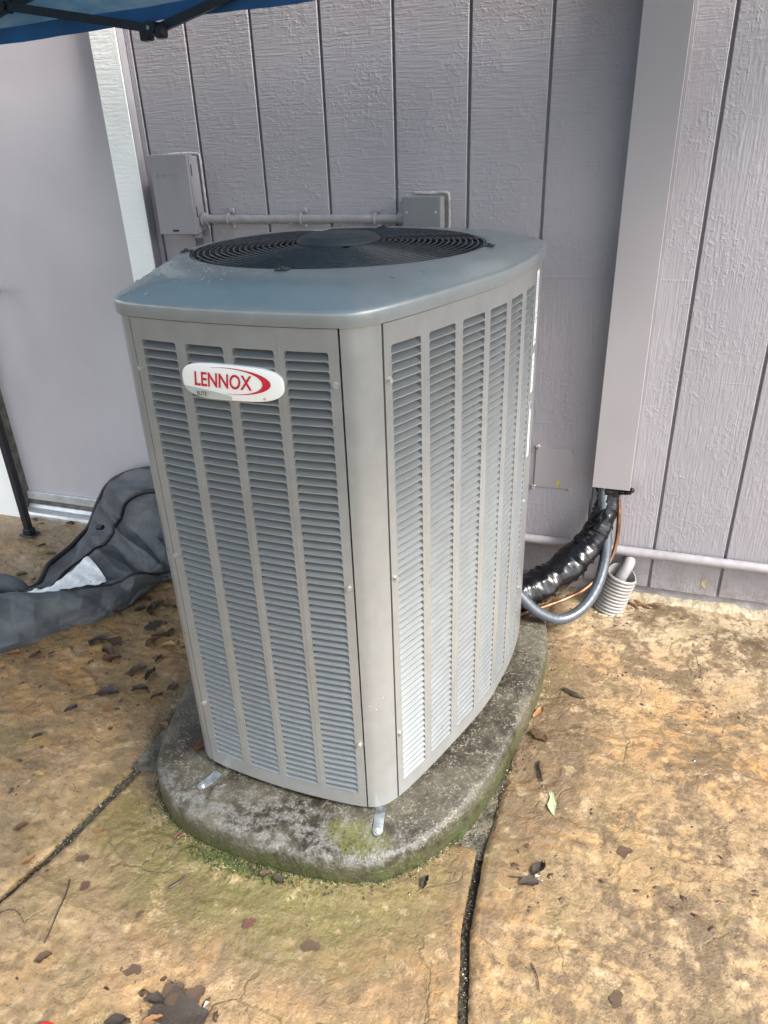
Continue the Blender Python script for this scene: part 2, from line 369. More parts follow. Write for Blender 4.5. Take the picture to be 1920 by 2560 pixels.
# ------------------------------------------------------------------ ground: base, patio bed, slabs
tag(mesh('ground', [(-40, -40, -.05), (40, -40, -.05), (40, .6, -.05), (-40, .6, -.05)], [(0, 1, 2, 3)], M_soil), kind='structure')
patio = MB().add([(-2.6, -3.2, -.0145), (3.4, -3.2, -.0145), (3.4, .03, -.0145), (-2.6, .03, -.0145)], [(0, 1, 2, 3)]).build('patio', M_soil); tag(patio, kind='structure')
def jl(y): return np.interp(y, [-3.2, -1.48, -1.333, -1.103, -1.06, 0], [.33, .409, .435, .462, .452, .452])
def jr(y): return np.interp(y, [-3.2, -1.42, -1.262, -1.08, -.8, 0], [1.47, 1.358, 1.326, 1.316, 1.325, 1.33])
def relief(x, y):
    # a pressed slate texture: broad plates with small ledges between them
    wx = x + .05 * fbm(x, y, 4, 3, 11); wy = y + .05 * fbm(x, y, 4, 3, 23)
    a = fbm(wx * .75, wy * 1.1, 2.4, 5, 3, .52); lv = a * 15; k = np.floor(lv); f = lv - k
    st = k + np.clip((f - .80) / .20, 0, 1) ** 1.4
    h = (st / 15 - .5) * .042 + .0070 * (fbm(x, y, 12, 5, 31, .6) - .5) + .0032 * (fbm(x, y, 55, 3, 41) - .5)
    h = np.clip(h, -.008, .008)
    edge = np.clip(-y / .3, 0, 1)
    return h * (.35 + .65 * edge), (k * .37) % 1.0
def slab(x0f, x1f, y0, y1, nx, ny, skirt=(1, 1, 1, 1)):
    ts = np.linspace(0, 1, nx) if np.isscalar(nx) else nx; nx = len(ts)
    ys = np.linspace(y0, y1, ny) if y0 > -2 else np.concatenate([np.linspace(y0, -1.72, 20)[:-1], np.linspace(-1.72, y1, ny)]); ny = len(ys)
    T, Yg = np.meshgrid(ts, ys); A = x0f(Yg); B = x1f(Yg); Xg = A + (B - A) * T
    jx = .004 * (fbm(Xg, Yg, 18, 3, 51) - .5); jm = np.zeros_like(T); 
    if skirt[0]: jm[:, 0] = 1
    if skirt[1]: jm[:, -1] = 1
    Xg = Xg + jx * jm
    H, K = relief(Xg, Yg)
    dE = np.full_like(Xg, 9.)
    if skirt[0]: dE = np.minimum(dE, Xg - A)
    if skirt[1]: dE = np.minimum(dE, B - Xg)
    if skirt[2]: dE = np.minimum(dE, Yg - y0)
    if skirt[3]: dE = np.minimum(dE, y1 - Yg)
    H = H - .006 * np.clip(1 - dE / .014, 0, 1) ** 2
    V = np.stack([Xg, Yg, H], -1).reshape(-1, 3); K = K.reshape(-1)
    I = np.arange(nx * ny).reshape(ny, nx)
    Fq = np.stack([I[:-1, :-1], I[:-1, 1:], I[1:, 1:], I[1:, :-1]], -1).reshape(-1, 4)
    # skirt down to the bed
    loop = np.concatenate([I[0, :], I[1:, -1], I[-1, -2::-1], I[-2:0:-1, 0]]); n = len(V)
    VS = V[loop].copy(); VS[:, 2] = -.03; V = np.concatenate([V, VS]); K = np.concatenate([K, K[loop]])
    m = len(loop); j = np.arange(m); FS = np.stack([loop, n + j, n + (j + 1) % m, np.roll(loop, -1)], -1)
    return V, np.concatenate([Fq, FS]), K
def slab_obj(name, parts, label=None):
    Vs = []; Fs = []; Ks = []; n = 0
    for V, F, K in parts: Vs.append(V); Fs.append(F + n); Ks.append(K); n += len(V)
    V = np.concatenate(Vs); F = np.concatenate(Fs); K = np.concatenate(Ks)
    me = bpy.data.meshes.new(name); me.vertices.add(len(V)); me.vertices.foreach_set('co', V.ravel())
    me.loops.add(F.size); me.loops.foreach_set('vertex_index', F.ravel().astype(np.int32))
    me.polygons.add(len(F)); me.polygons.foreach_set('loop_start', np.arange(0, F.size, 4, dtype=np.int32))
    me.polygons.foreach_set('use_smooth', np.ones(len(F), bool)); me.update(calc_edges=True); me.validate()
    at = me.attributes.new('plate', 'FLOAT', 'POINT'); at.data.foreach_set('value', K.astype(np.float32))
    me.set_sharp_from_angle(angle=math.radians(50))
    o = link(name, me, M_ground, patio)
    if label: o['label'] = label
    return o
cst = lambda v: (lambda y: np.full_like(y, v))
slab_obj('patio_slab', [slab(cst(-1.6), lambda y: jl(y) - .009, -2.4, .0, np.concatenate([np.linspace(0, .33, 30)[:-1], np.linspace(.33, 1, 250)]), 330, (0, 1, 0, 0))])
slab_obj('patio_slab', [slab(lambda y: jl(y) + .009, lambda y: jr(y) - .009, -2.4, -1.08, 210, 150, (1, 1, 0, 1))])
slab_obj('patio_slab', [slab(lambda y: jr(y) + .009, cst(2.9), -2.4, .0, np.concatenate([np.linspace(0, .55, 210)[:-1], np.linspace(.55, 1, 40)]), 400, (1, 0, 0, 0)), slab(cst(.50), lambda y: jr(y) + .010, -.27, .0, 110, 50, (1, 0, 1, 0))])
# grime that fills the old pocket round the pad
def patch(x0, x1, y0, y1, z, nx, ny, amp, name, mat, par):
    xs, ys = np.meshgrid(np.linspace(x0, x1, nx), np.linspace(y0, y1, ny)); h = z + amp * (fbm(xs, ys, 30, 4, 61) - .5)
    I = np.arange(nx * ny).reshape(ny, nx); F = np.stack([I[:-1, :-1], I[:-1, 1:], I[1:, 1:], I[1:, :-1]], -1).reshape(-1, 4)
    return mesh(name, np.stack([xs, ys, h], -1).reshape(-1, 3), F, mat, par, True)
patch(.445, 1.335, -1.095, -.25, -.0075, 130, 120, .008, 'pocket_fill', M_pocket, patio)

# ------------------------------------------------------------------ concrete pad
PADP = [(1.135,-1.215),(1.21,-1.148),(1.258,-1.069),(1.288,-1.0),(1.318,-.89),(1.343,-.737),(1.362,-.594),(1.366,-.446),(1.355,-.335),(1.318,-.27),(1.22,-.215),(.90,-.19),(.62,-.215),(.50,-.27),(.455,-.36),(.430,-.50),(.430,-.66),(.458,-.834),(.490,-.964),(.519,-1.06),(.55,-1.125),(.60,-1.175),(.66,-1.213),(.740,-1.236),(.853,-1.25),(.95,-1.25),(1.04,-1.243)]
po = catmull(PADP, 6, True); pc = np.array([.92, -.72])
V = []; F = []; n = len(po)
prof = [(0, -.02), (0, 0), (.001, .025), (.002, .050), (.005, .062), (.010, .0685), (.018, .0720), (.035, .0735), (.06, .0755), (.08, .077), (.13, .081), (.2, .083)]
P2 = np.array(po)
tang = np.roll(P2, -1, 0) - np.roll(P2, 1, 0); tang /= np.linalg.norm(tang, axis=1)[:, None]; nin = np.stack([-tang[:, 1], tang[:, 0]], 1)
if ((pc - P2) * nin).sum() < 0: nin = -nin
for o_, z in prof:
    for i in range(n):
        q_ = P2[i] + nin[i] * o_
        V.append((q_[0], q_[1], z + (.0015 * math.sin(i * .7 + z * 90) * (z > .03) * (z < .07))))
for k in range(len(prof) - 1):
    for i in range(n): F.append((k*n+i, k*n+(i+1) % n, (k+1)*n+(i+1) % n, (k+1)*n+i))
F.append(tuple((len(prof)-1)*n+i for i in range(n)))
mb = MB(); mb.add(V, F); pad = shade(mb.build('equipment_pad', M_pad), 60)
tag(pad, 'rounded dark mossy concrete equipment pad under the tall grey air conditioner', 'concrete pad')

# ------------------------------------------------------------------ air conditioner
O2 = np.array([.885, -1.12]); th = -.052
EU = np.array([math.cos(th), math.sin(th)]); EV = np.array([-math.sin(th), math.cos(th)])
RH = [(0,0),(.1,.0038),(.189,.0138),(.2215,.0290),(.243,.060),(.276,.149),(.3205,.298),(.3466,.4014),(.357,.489),(.364,.595),(.361,.704),(.347,.785),(.315,.845),(.25,.877),(.13,.886),(0,.887)]
loc = RH + [(-u, v) for u, v in reversed(RH[1:-1])]
dense = np.array(catmull(loc, 14, True)); dense = np.concatenate([dense, dense[:1]])
W2 = O2 + dense[:, :1] * EU + dense[:, 1:] * EV
seg = np.linalg.norm(np.diff(W2, axis=0), axis=1); S = np.concatenate([[0], np.cumsum(seg)]); LT = S[-1]
def OP(s, off=0.):
    s = s % LT; x = np.interp(s, S, W2[:, 0]); y = np.interp(s, S, W2[:, 1])
    a = (s + .004) % LT; b = (s - .004) % LT
    tx = np.interp(a, S, W2[:, 0]) - np.interp(b, S, W2[:, 0]); ty = np.interp(a, S, W2[:, 1]) - np.interp(b, S, W2[:, 1])
    L = math.hypot(tx, ty); nx, ny = ty / L, -tx / L
    return (x + nx * off, y + ny * off), (nx, ny)
def P3(s, z, off=0.):
    (x, y), _ = OP(s, off); return (x, y, z)
ZB, ZT = .095, 1.109
ac = empty('air_conditioner', (.93, -.68, .083)); INV = Matrix.Translation((-.93, .68, -.083))
tag(ac, 'tall grey louvered air conditioner with white LENNOX badge standing on the mossy pad', 'air conditioner')
def part(mb_or, name, mat, par=None, sm=None, fix=True):
    o = mb_or.build(name, mat, None, False, fix)
    if par is None: o.parent = ac; o.matrix_parent_inverse = INV
    else: o.parent = par; o.matrix_parent_inverse = Matrix.Identity(4)
    if sm: shade(o, sm)
    return o
def strip(mb, s0, s1, z0, z1, off=0., step=.012, ret=0.):
    m = max(2, int(abs(s1 - s0) / step) + 1); ss = np.linspace(s0, s1, m); V = []; F = []
    for s in ss: V += [P3(s, z0, off), P3(s, z1, off)]
    for i in range(m - 1): F.append((2*i, 2*i+2, 2*i+3, 2*i+1))
    mb.add(V, F)
    if ret:   # returned edges, folding inward all round
        for s in (s0, s1): mb.add([P3(s, z0, off), P3(s, z1, off), P3(s, z1, off-ret), P3(s, z0, off-ret)], [(0, 1, 2, 3)])
        for z in (z0, z1):
            V = []; F = []
            for s in ss: V += [P3(s, z, off), P3(s, z, off-ret)]
            for i in range(m - 1): F.append((2*i, 2*i+2, 2*i+3, 2*i+1))
            mb.add(V, F)
PITCH = .01512; ROWS = 62; Z0 = 1.068 - ROWS * PITCH
def panel(s0, s1, cols, name, off=.0015):
    mb = MB(); zt, zb = ZT - .005, ZB
    ztop = Z0 + ROWS * PITCH
    strip(mb, s0, s1, zb, Z0, off); strip(mb, s0, s1, ztop, zt, off)
    edges = [s0] + [e for c in cols for e in c] + [s1]
    for i in range(0, len(edges), 2): strip(mb, edges[i], edges[i+1], Z0, ztop, off)
    for s in (s0, s1): mb.add([P3(s, zb, off), P3(s, zt, off), P3(s, zt, off-.012), P3(s, zb, off-.012)], [(0, 1, 2, 3)])
    for z in (zb, zt):
        ss = np.linspace(s0, s1, 24); V = []; F = []
        for s in ss: V += [P3(s, z, off), P3(s, z, off-.010)]
        for i in range(23): F.append((2*i, 2*i+2, 2*i+3, 2*i+1))
        mb.add(V, F)
    r = .0042
    for a, b in cols:
        for s in (a, b): mb.add([P3(s, Z0, off), P3(s, ztop, off), P3(s, ztop, off-.017), P3(s, Z0, off-.017)], [(0, 1, 2, 3)])
        for k in range(ROWS):
            z = Z0 + k * PITCH
            # web under each opening with a tiny rolled lip
            V = []; F = []
            for s in np.linspace(a, b, 4): V += [P3(s, z, off), P3(s, z + .0026, off+.0004), P3(s, z - .0004, off-.0025)]
            for i in range(3): F += [(3*i, 3*i+3, 3*i+4, 3*i+1), (3*i+2, 3*i+5, 3*i+3, 3*i)]
            mb.add(V, F)
            zt_ = z + PITCH
            for s, sg in ((a, 1), (b, -1)):
                V = [P3(s, zt_, off)] + [P3(s + sg * r * (1 - math.cos(t)), zt_ - r * (1 - math.sin(t)), off) for t in (0, .52, 1.05, 1.57)]
                mb.add(V, [(0, 1, 2), (0, 2, 3), (0, 3, 4)])
    # stiffening ribs between the louver columns
    for i in range(len(cols) - 1):
        c = (cols[i][1] + cols[i+1][0]) / 2; V = []
        for z, h in ((Z0 - .006, 0), (Z0 + .006, .0008), (ztop + .010, .0008), (ztop + .022, 0)):
            V += [P3(c - .0028, z, off), P3(c, z, off + h), P3(c + .0028, z, off)]
        F = []
        for k in range(3): F += [(3*k, 3*k+1, 3*k+4, 3*k+3), (3*k+1, 3*k+2, 3*k+5, 3*k+4)]
        mb.add(V, F)
    return part(mb, name, M_metal, sm=30, fix=False)
FC = [(-.1715, -.0985), (-.0785, -.0050), (.0120, .0855), (.1035, .1760)]
SCL = [(.2842, .3580), (.3810, .4590), (.4828, .5580), (.5786, .6500), (.6754, .7473), (.7742, .8450)]
fp = panel(-.1915, .1925, FC, 'front_panel'); sp = panel(.2683, .8620, SCL, 'side_panel')
LCL = [(-b, -a) for a, b in SCL]; lp = panel(-.8620, -.2683, LCL, 'side_panel')
# louver blades: bottom edge in the sheet plane, top edge pushed in
def blade(wd):
    h = wd / 2 - .0004; e = .0035; rows = [(.0024, .0002, h), (.0058, -.0036, h), (.0102, -.0094, h - .0012), (.0138, -.0146, h - e), (.0143, -.0158, h - e - .001)]
    V = []; F = []
    for z, d, hh in rows: V += [(-hh, d, z), (-hh * .5, d, z), (hh * .5, d, z), (hh, d, z)]
    for k in range(4):
        for i in range(3): F.append((4*k+i, 4*k+i+1, 4*k+5+i, 4*k+4+i))
    n = len(V)   # end gussets closing the sides of the pocket partly
    V += [(-h, -.0025, .0075), (h, -.0025, .0075)]
    return V, F
bl_cache = {}
placed = 0; stuff = MB()
order = [(a, b) for a, b in FC] + [(a, b) for a, b in SCL] + [(a, b) for a, b in LCL]
for ci, (a, b) in enumerate(order):
    cs = (a + b) / 2; wd = round(b - a, 4); (x, y), (nx, ny) = OP(cs, .0012)
    V, F = blade(wd)
    if wd not in bl_cache:
        me = bpy.data.meshes.new('louver'); me.from_pydata([(v[0], -v[1], v[2]) for v in V], [], F); me.materials.append(M_blade)
        me.polygons.foreach_set('use_smooth', [True] * len(me.polygons)); bl_cache[wd] = me
    ang = math.atan2(ny, nx) + math.pi / 2
    R = Matrix.Rotation(ang, 4, 'Z'); par_ = fp if ci < 4 else (sp if ci < 10 else lp)
    for k in range(ROWS):
        if placed < 298 and ci < 5:
            o = link('louver', bl_cache[wd], None, par_); o.matrix_parent_inverse = Matrix.Identity(4)
            o.location = (x, y, Z0 + k * PITCH + random.uniform(-.0002, .0002)); o.rotation_euler = (random.gauss(0, .012), random.gauss(0, .0012), ang); placed += 1
        else:
            T = Matrix.Translation((x, y, Z0 + k * PITCH)) @ R
            stuff.add([tuple(T @ Vector((v[0], -v[1], v[2]))) for v in V], F)
o = part(stuff, 'far_louvers', M_blade, fix=False); o['kind'] = 'stuff'; shade(o, 40)
# posts between the panels
def post(s0, s1):
    mb = MB(); strip(mb, s0, s1, ZB - .001, ZT, 0, .006, .012); return part(mb, 'corner_post', M_metal, sm=50, fix=False)
post(.1955, .2655); post(-.2655, -.1950); post(.8650, 1.02); post(-1.02, -.8650)
mb = MB(); strip(mb, 1.0235, LT - 1.0235, ZB, ZT - .004, .001, .02, .01); part(mb, 'rear_panel', M_metal, sm=40, fix=False)
# dark coil behind the louvers and the base pan
mb = MB(); ss = np.linspace(0, LT, 90)[:-1]; V = []; F = []
for s in ss: V += [P3(s, ZB + .001, -.020), P3(s, ZT - .003, -.020)]
m = len(ss)
for i in range(m): j = (i + 1) % m; F.append((2*i, 2*j, 2*j+1, 2*i+1))
F.append(tuple(2*i for i in range(m)))
mb.add(V, F); part(mb, 'coil', M_dark, fix=False)
mb = MB(); V = []; F = []
for s in ss: V += [P3(s, .080, -.022), P3(s, ZB - .0015, -.014)]
for i in range(m): j = (i + 1) % m; F.append((2*i, 2*j, 2*j+1, 2*i+1))
mb.add(V, F); part(mb, 'base_pan', M_dark, fix=False)
# lid: skirt, crease and domed top running into the round fan opening
NS = 160; ctr = O2 + 0 * EU + .442 * EV; RG = .298
angs = np.linspace(0, 2 * math.pi, NS, endpoint=False)
rel = W2 - ctr; pa = np.unwrap(np.arctan2(rel[:, 1], rel[:, 0])); pr = np.hypot(rel[:, 0], rel[:, 1])
def rad(a):
    base = pa[0]; a = base + (a - base) % (2 * math.pi); return np.interp(a, pa, pr)
if pa[-1] < pa[0]: pa = pa[::-1]; pr = pr[::-1]
RO = np.array([rad(a) for a in angs])
ca, sa = np.cos(angs), np.sin(angs)
lp_ = [(.006, -.003), (.0072, .0), (.0072, .016), (.0066, .0195), (.0045, .0222), (.001, .0240)]
V = []; rows = 0
for o_, z in [(-.006, .001)] + lp_:
    R_ = RO + o_; V += [(ctr[0] + R_[i]*ca[i], ctr[1] + R_[i]*sa[i], ZT + z) for i in range(NS)]; rows += 1
for t in (.04, .1, .18, .28, .38, .5, .64, .78, .9, .97, 1.0):
    R_ = (RO + .001) * (1 - t) + RG * t; z = .0240 + .032 * (1 - (1 - t) ** 2.0)
    V += [(ctr[0] + R_[i]*ca[i], ctr[1] + R_[i]*sa[i], ZT + z) for i in range(NS)]; rows += 1
for r_, z in ((RG - .002, .0552), (RG - .0035, .051), (RG - .004, .03), (RG - .004, -.02)):
    V += [(ctr[0] + r_*ca[i], ctr[1] + r_*sa[i], ZT + z) for i in range(NS)]; rows += 1
F = [(k*NS+i, k*NS+(i+1) % NS, (k+1)*NS+(i+1) % NS, (k+1)*NS+i) for k in range(rows-1) for i in range(NS)]
mb = MB(); mb.add(V, F); lid = part(mb, 'lid', M_lid, sm=42, fix=True)
# shroud and fan under the grille
mb = MB(); V = []
for r_, z in ((RG - .0045, .03), (RG - .012, -.02), (RG - .02, -.16), (0.001, -.17)):
    V += [(ctr[0] + r_*math.cos(i*math.pi/24), ctr[1] + r_*math.sin(i*math.pi/24), ZT + z) for i in range(48)]
F = [(k*48+i, k*48+(i+1) % 48, (k+1)*48+(i+1) % 48, (k+1)*48+i) for k in range(3) for i in range(48)]
mb.add(V, F); part(mb, 'fan_shroud', M_dark, sm=50)
fanh = MB(); disc(fanh, (ctr[0], ctr[1], ZT - .10), (0, 0, 1), .05, .07, 20); fan = part(fanh, 'fan', M_dark, sm=40)
for k in range(4):
    mb = MB(); V = []; a0 = k * math.pi / 2 + .5
    for r_ in np.linspace(.05, .275, 8):
        wd = .30 + .16 * math.sin((r_ - .05) / .225 * 2.2)
        for j, t in enumerate(np.linspace(-1, 1, 5)):
            a = a0 + t * wd + (r_ - .05) * 1.4; V.append((ctr[0] + r_*math.cos(a), ctr[1] + r_*math.sin(a), ZT - .065 - .032 * t + .004 * (1 - t*t)))
    F = [(5*i+j, 5*i+j+1, 5*i+6+j, 5*i+5+j) for i in range(7) for j in range(4)]
    mb.add(V, F); part(mb, 'fan_blade', M_fan, fan, 60)
# wire guard
ZG = ZT + .0495
gm = MB(); disc(gm, (ctr[0], ctr[1], ZG + .003), (0, 0, 1), .095, .004, 48); guard = part(gm, 'fan_guard', M_black)
def gz(r_): return ZG + .004 + .009 * (1 - (r_ / RG) ** 2)
NR = 18
for k in range(NR):
    r_ = .0925 + k * (.2920 - .0925) / (NR - 1); mb = MB(); pts = []
    for i in range(73):
        a = 2 * math.pi * i / 72
        dip = .0045 * max(0, math.cos(4 * (a - .55))) ** 40   # rings dip where they are welded to the spokes
        pts.append((ctr[0] + r_*math.cos(a), ctr[1] + r_*math.sin(a), gz(r_) - dip))
    tube(mb, pts, .0020, 6, False); part(mb, 'guard_ring', M_black, guard, 80, fix=False)
for k in range(8):
    a = .55 + k * math.pi / 4; mb = MB()
    P = [(ctr[0] + r_*math.cos(a), ctr[1] + r_*math.sin(a), gz(r_) - .0062) for r_ in np.linspace(.08, .312 if k % 2 == 0 else .298, 8)]
    tube(mb, P, .0024, 6); part(mb, 'guard_spoke', M_black, guard, 80)
for a in (.02, -1.5, -2.75, 1.6):
    mb = MB(); c0 = Vector((ctr[0] + .306*math.cos(a), ctr[1] + .306*math.sin(a), ZT + .0550)); R = Matrix.Translation(c0) @ Matrix.Rotation(a, 4, 'Z')
    b_ = MB().box(-.012, .010, -.011, .011, 0, .003, .0008); mb.add([tuple(R @ Vector(v)) for v in b_.V], b_.F)
    disc(mb, c0 + Vector((0, 0, .003)), (0, 0, 1), .004, .003, 8); part(mb, 'guard_clip', M_black, guard)
zc = gz(.08) + .001
mb = MB(); V = []; pr2 = [(.080, -.001), (.0845, .0), (.0845, .003), (.081, .0075), (.0735, .0125), (.071, .0135), (.02, .014)]
for r_, z in pr2: V += [(ctr[0] + r_*math.cos(i*math.pi/32), ctr[1] + r_*math.sin(i*math.pi/32), zc + z) for i in range(64)]
F = [(k*64+i, k*64+(i+1) % 64, (k+1)*64+(i+1) % 64, (k+1)*64+i) for k in range(len(pr2)-1) for i in range(64)]; F.append(tuple(6*64+i for i in range(64)))
mb.add(V, F); hubc = part(mb, 'hub_cap', M_hub, guard, 30)
# lettering
def textmesh(body, size=1., bold=0.0, shear=0., xs=1.):
    cu = bpy.data.curves.new('lettering', 'FONT'); cu.body = body; cu.size = size; cu.offset = bold; cu.shear = shear; cu.resolution_u = 4
    cu.align_x = 'LEFT'; ob = bpy.data.objects.new('lettering', cu); C.objects.link(ob)
    dg = bpy.context.evaluated_depsgraph_get(); me = bpy.data.meshes.new_from_object(ob.evaluated_get(dg))
    bpy.data.objects.remove(ob); V = np.array([v.co[:] for v in me.vertices]); F = [tuple(p.vertices) for p in me.polygons]; bpy.data.meshes.remove(me)
    V[:, 0] *= xs
    return V, F
def fit(V, x0, x1, y0, y1):
    a = V.min(0); b = V.max(0); V = V.copy(); V[:, 0] = x0 + (V[:, 0]-a[0]) / (b[0]-a[0]) * (x1-x0); V[:, 1] = y0 + (V[:, 1]-a[1]) / (b[1]-a[1]) * (y1-y0); return V
V, F = textmesh('LENNOX', bold=.012, shear=.12); V = fit(V, -.055, .055, -.012, .012)
Rz = Matrix.Translation((ctr[0], ctr[1], zc + .0144)) @ Matrix.Rotation(.08, 4, 'Z')
part(MB().add([tuple(Rz @ Vector((v[0], v[1], 0))) for v in V], F), 'embossed_lettering', M_black, hubc, fix=False)
# badge
BC = (.0045, 1.0115); BA, BB = .0945, .0300
def bmap(u, v, off): return P3(BC[0] + BA * u, BC[1] + BB * v, off)
bo = []
for i in range(72):
    t = 2 * math.pi * i / 72; c_, s_ = math.cos(t), math.sin(t)
    u = math.copysign(abs(c_) ** (2/3.6), c_); v = math.copysign(abs(s_) ** (2/2.9), s_)
    bo.append((u, v * (1 - .05 * u) + .02 * u))
V = []; rings_ = [(1.0, .0016), (1.0, .0052), (.985, .0066), (.94, .0072)]
for k, (sc_, of) in enumerate(rings_): V += [bmap(u * (1 - (1-sc_) * .35), v * sc_, of) for u, v in bo]
F = [(k*72+i, k*72+(i+1) % 72, (k+1)*72+(i+1) % 72, (k+1)*72+i) for k in range(3) for i in range(72)]
# fill the face as vertical slices so it follows the curve of the panel
inner = [(u * (1 - .06 * .35), v * .94) for u, v in bo]
n0 = 3 * 72
for i in range(0, 36):
    a, b = i, i + 1; c_, d_ = (72 - i) % 72, (72 - i - 1) % 72
    f = []
    for t in (n0 + a, n0 + b, n0 + d_, n0 + c_):
        if t not in f: f.append(t)
    if len(f) >= 3: F.append(tuple(f))
badge = part(MB().add(V, F), 'badge', M_badge, fp, 40)
V, F = textmesh('LENNOX', bold=.018, shear=.16); V = fit(V, -.735, .44, -.33, .50)
part(MB().add([bmap(v[0], v[1], .0082) for v in V], F), 'lettering', M_red, badge, fix=False)
V, F = textmesh('ELITE', bold=.012, shear=.0); V = fit(V, -.71, -.50, -.86, -.62)
part(MB().add([bmap(v[0], v[1], .0086) for v in V], F), 'lettering', M_ink, badge, fix=False)
V, F = textmesh('\u00ae'); V = fit(V, .615, .66, -.80, -.66); V2, F2 = textmesh('\u00ae'); V2 = fit(V2, -.485, -.455, -.73, -.63)
part(MB().add([bmap(v[0], v[1], .0082) for v in V], F).add([bmap(v[0], v[1], .0086) for v in V2], F2), 'registered_mark', M_red, badge, fix=False)
V = []; F = []; NW = 48
for i in range(NW + 1):
    t = math.radians(112 - i * (112 + 95) / NW); k = max(0., math.sin(math.pi * (i / NW))) ** 1.1
    ex, ey = math.cos(t), math.sin(t)
    V += [bmap(-.02 + .80 * ex if ex > 0 else -.02 + .9 * ex, .10 + .74 * ey, .0080), bmap(-.02 + (.80 - .155 * k) * ex if ex > 0 else -.02 + .9 * ex, .10 + (.74 - .085 * k - .012) * ey, .0080)]
F = [(2*i, 2*i+1, 2*i+3, 2*i+2) for i in range(NW)]
part(MB().add(V, F), 'swoosh', M_red, badge, fix=False)
low = [(u, v) for u, v in inner if v < 0]; low = sorted([p for p in low if p[0] < .25 and p[0] > -.97])
V = []; F = []
for u, v in low:
    tp = -.40 - .10 * (u + .95) - .37 * (max(0., u + .95) / 1.2) ** 1.7 
    V += [bmap(u, v, .0080), bmap(u, max(tp, v), .0080)]
F = [(2*i, 2*i+2, 2*i+3, 2*i+1) for i in range(len(low)-1)]
part(MB().add(V, F), 'grey_band', M_badgeg, badge, fix=False)
# hex screws
def screw(s, z, par_, r_=.0042):
    (x, y), (nx, ny) = OP(s, .0016); mb = MB()
    disc(mb, (x, y, z), (nx, ny, 0), r_ * 1.35, .0016, 16); disc(mb, (x + nx*.0014, y + ny*.0014, z), (nx, ny, 0), r_, .0042, 6)
    part(mb, 'screw', M_screw, par_)
for s in (-.1845, .1855):
    for z in (1.018, .271, .645): screw(s, z, fp)
for s in (.2765,):
    for z in (1.014, .645, .270): screw(s, z, sp)
for z in (.30, .55, .80): screw(.8575, z, sp, .003)
# stickers on the rear corner
def sticker(s0, s1, z0, z1, blue=False):
    mb = MB(); strip(mb, s0, s1, z0, z1, .0012, .01); st = part(mb, 'sticker', M_stick, fix=False)
    mb = MB(); z = z1 - .008; 
    while z > z0 + .006:
        h = random.choice((.0012, .0018, .003)); e = random.uniform(.5, .95)
        strip(mb, s0 + .004, s0 + .004 + (s1 - s0 - .008) * e, z - h, z, .0018, .01); z -= h + .0035
    part(mb, 'print', M_ink, st, fix=False)
    if blue: mb = MB(); strip(mb, s0 + .004, s1 - .004, z1 - .014, z1 - .006, .0024, .01); part(mb, 'print', M_blueink, st, fix=False)
sticker(.870, .900, .93, 1.09); sticker(.870, .895, .82, .91); sticker(.870, .892, .66, .795, True)
# mounting straps that hold the unit to the pad
def strap(p0, p1, name='hold_down_strap'):
    p0 = Vector(p0); p1 = Vector(p1); d = (p1 - p0); L = d.length; a = math.atan2(d.y, d.x); R = Matrix.Translation(p0) @ Matrix.Rotation(a, 4, 'Z')
    w_ = .0105; mb = MB(); V = []; prf = [(-.03, .0135), (.004, .0130), (.014, .0050), (.022, .0022), (L - .010, .0022)]
    for x, z in prf: V += [(x, -w_, z), (x, w_, z), (x, w_, z - .0022), (x, -w_, z - .0022)]
    ends = [(L - .010 + w_ * math.sin(t), -w_ * math.cos(t)) for t in np.linspace(0, math.pi, 9)[1:-1]]
    F = []
    for k in range(len(prf) - 1):
        for j in range(4): F.append((4*k+j, 4*k+(j+1) % 4, 4*k+4+(j+1) % 4, 4*k+4+j))
    b0 = 4 * (len(prf) - 1); n = len(V); V += [(x, y, .0022) for x, y in ends] + [(x, y, 0) for x, y in ends]; m = len(ends)
    F.append(tuple([b0] + [n + i for i in range(m)] + [b0 + 1])); 
    for i in range(m - 1): F.append((n+i, n+i+1, n+m+i+1, n+m+i))
    F += [(b0, n, n+m, b0+3), (b0+1, b0+2, n+2*m-1, n+m-1)]
    mb.add([tuple(R @ Vector(v)) for v in V], F); o = part(mb, name, M_zinc, sm=30)
    mb = MB(); c_ = R @ Vector((L - .011, 0, .0022)); disc(mb, c_, (0, 0, 1), .0062, .0022, 16); disc(mb, c_ + Vector((0, 0, .002)), (0, 0, 1), .004, .0022, 6); part(mb, 'bolt', M_screw, o)
strap((1.098, -1.085, .0775), (1.1165, -1.166, .0765)); strap((.728, -1.080, .0775), (.6960, -1.168, .0765))
# rain drops
def drops(pts, name, par_, mat):
    mb = MB()
    for (x, y, z), (nx, ny, nz), r_ in pts:
        nrm = Vector((nx, ny, nz)).normalized(); a = nrm.orthogonal().normalized(); b = nrm.cross(a); c_ = Vector((x, y, z)); V = []; ph = random.random() * 6; el = random.uniform(.75, 1.25)
        for k, (rr, hh) in enumerate(((1, 0), (.8, .33), (.4, .52))):
            for i in range(7):
                t = ph + 2 * math.pi * i / 7; V.append(c_ + (a * math.cos(t) * el + b * math.sin(t)) * r_ * rr + nrm * r_ * hh)
        V.append(c_ + nrm * r_ * .58); F = [(k*7+i, k*7+(i+1) % 7, k*7+7+(i+1) % 7, k*7+7+i) for k in range(2) for i in range(7)] + [(14+i, 14+(i+1) % 7, 21) for i in range(7)]
        mb.add([tuple(v) for v in V], F)
    o = part(mb, name, mat, par_, 80, fix=False); o['kind'] = 'stuff'; return o
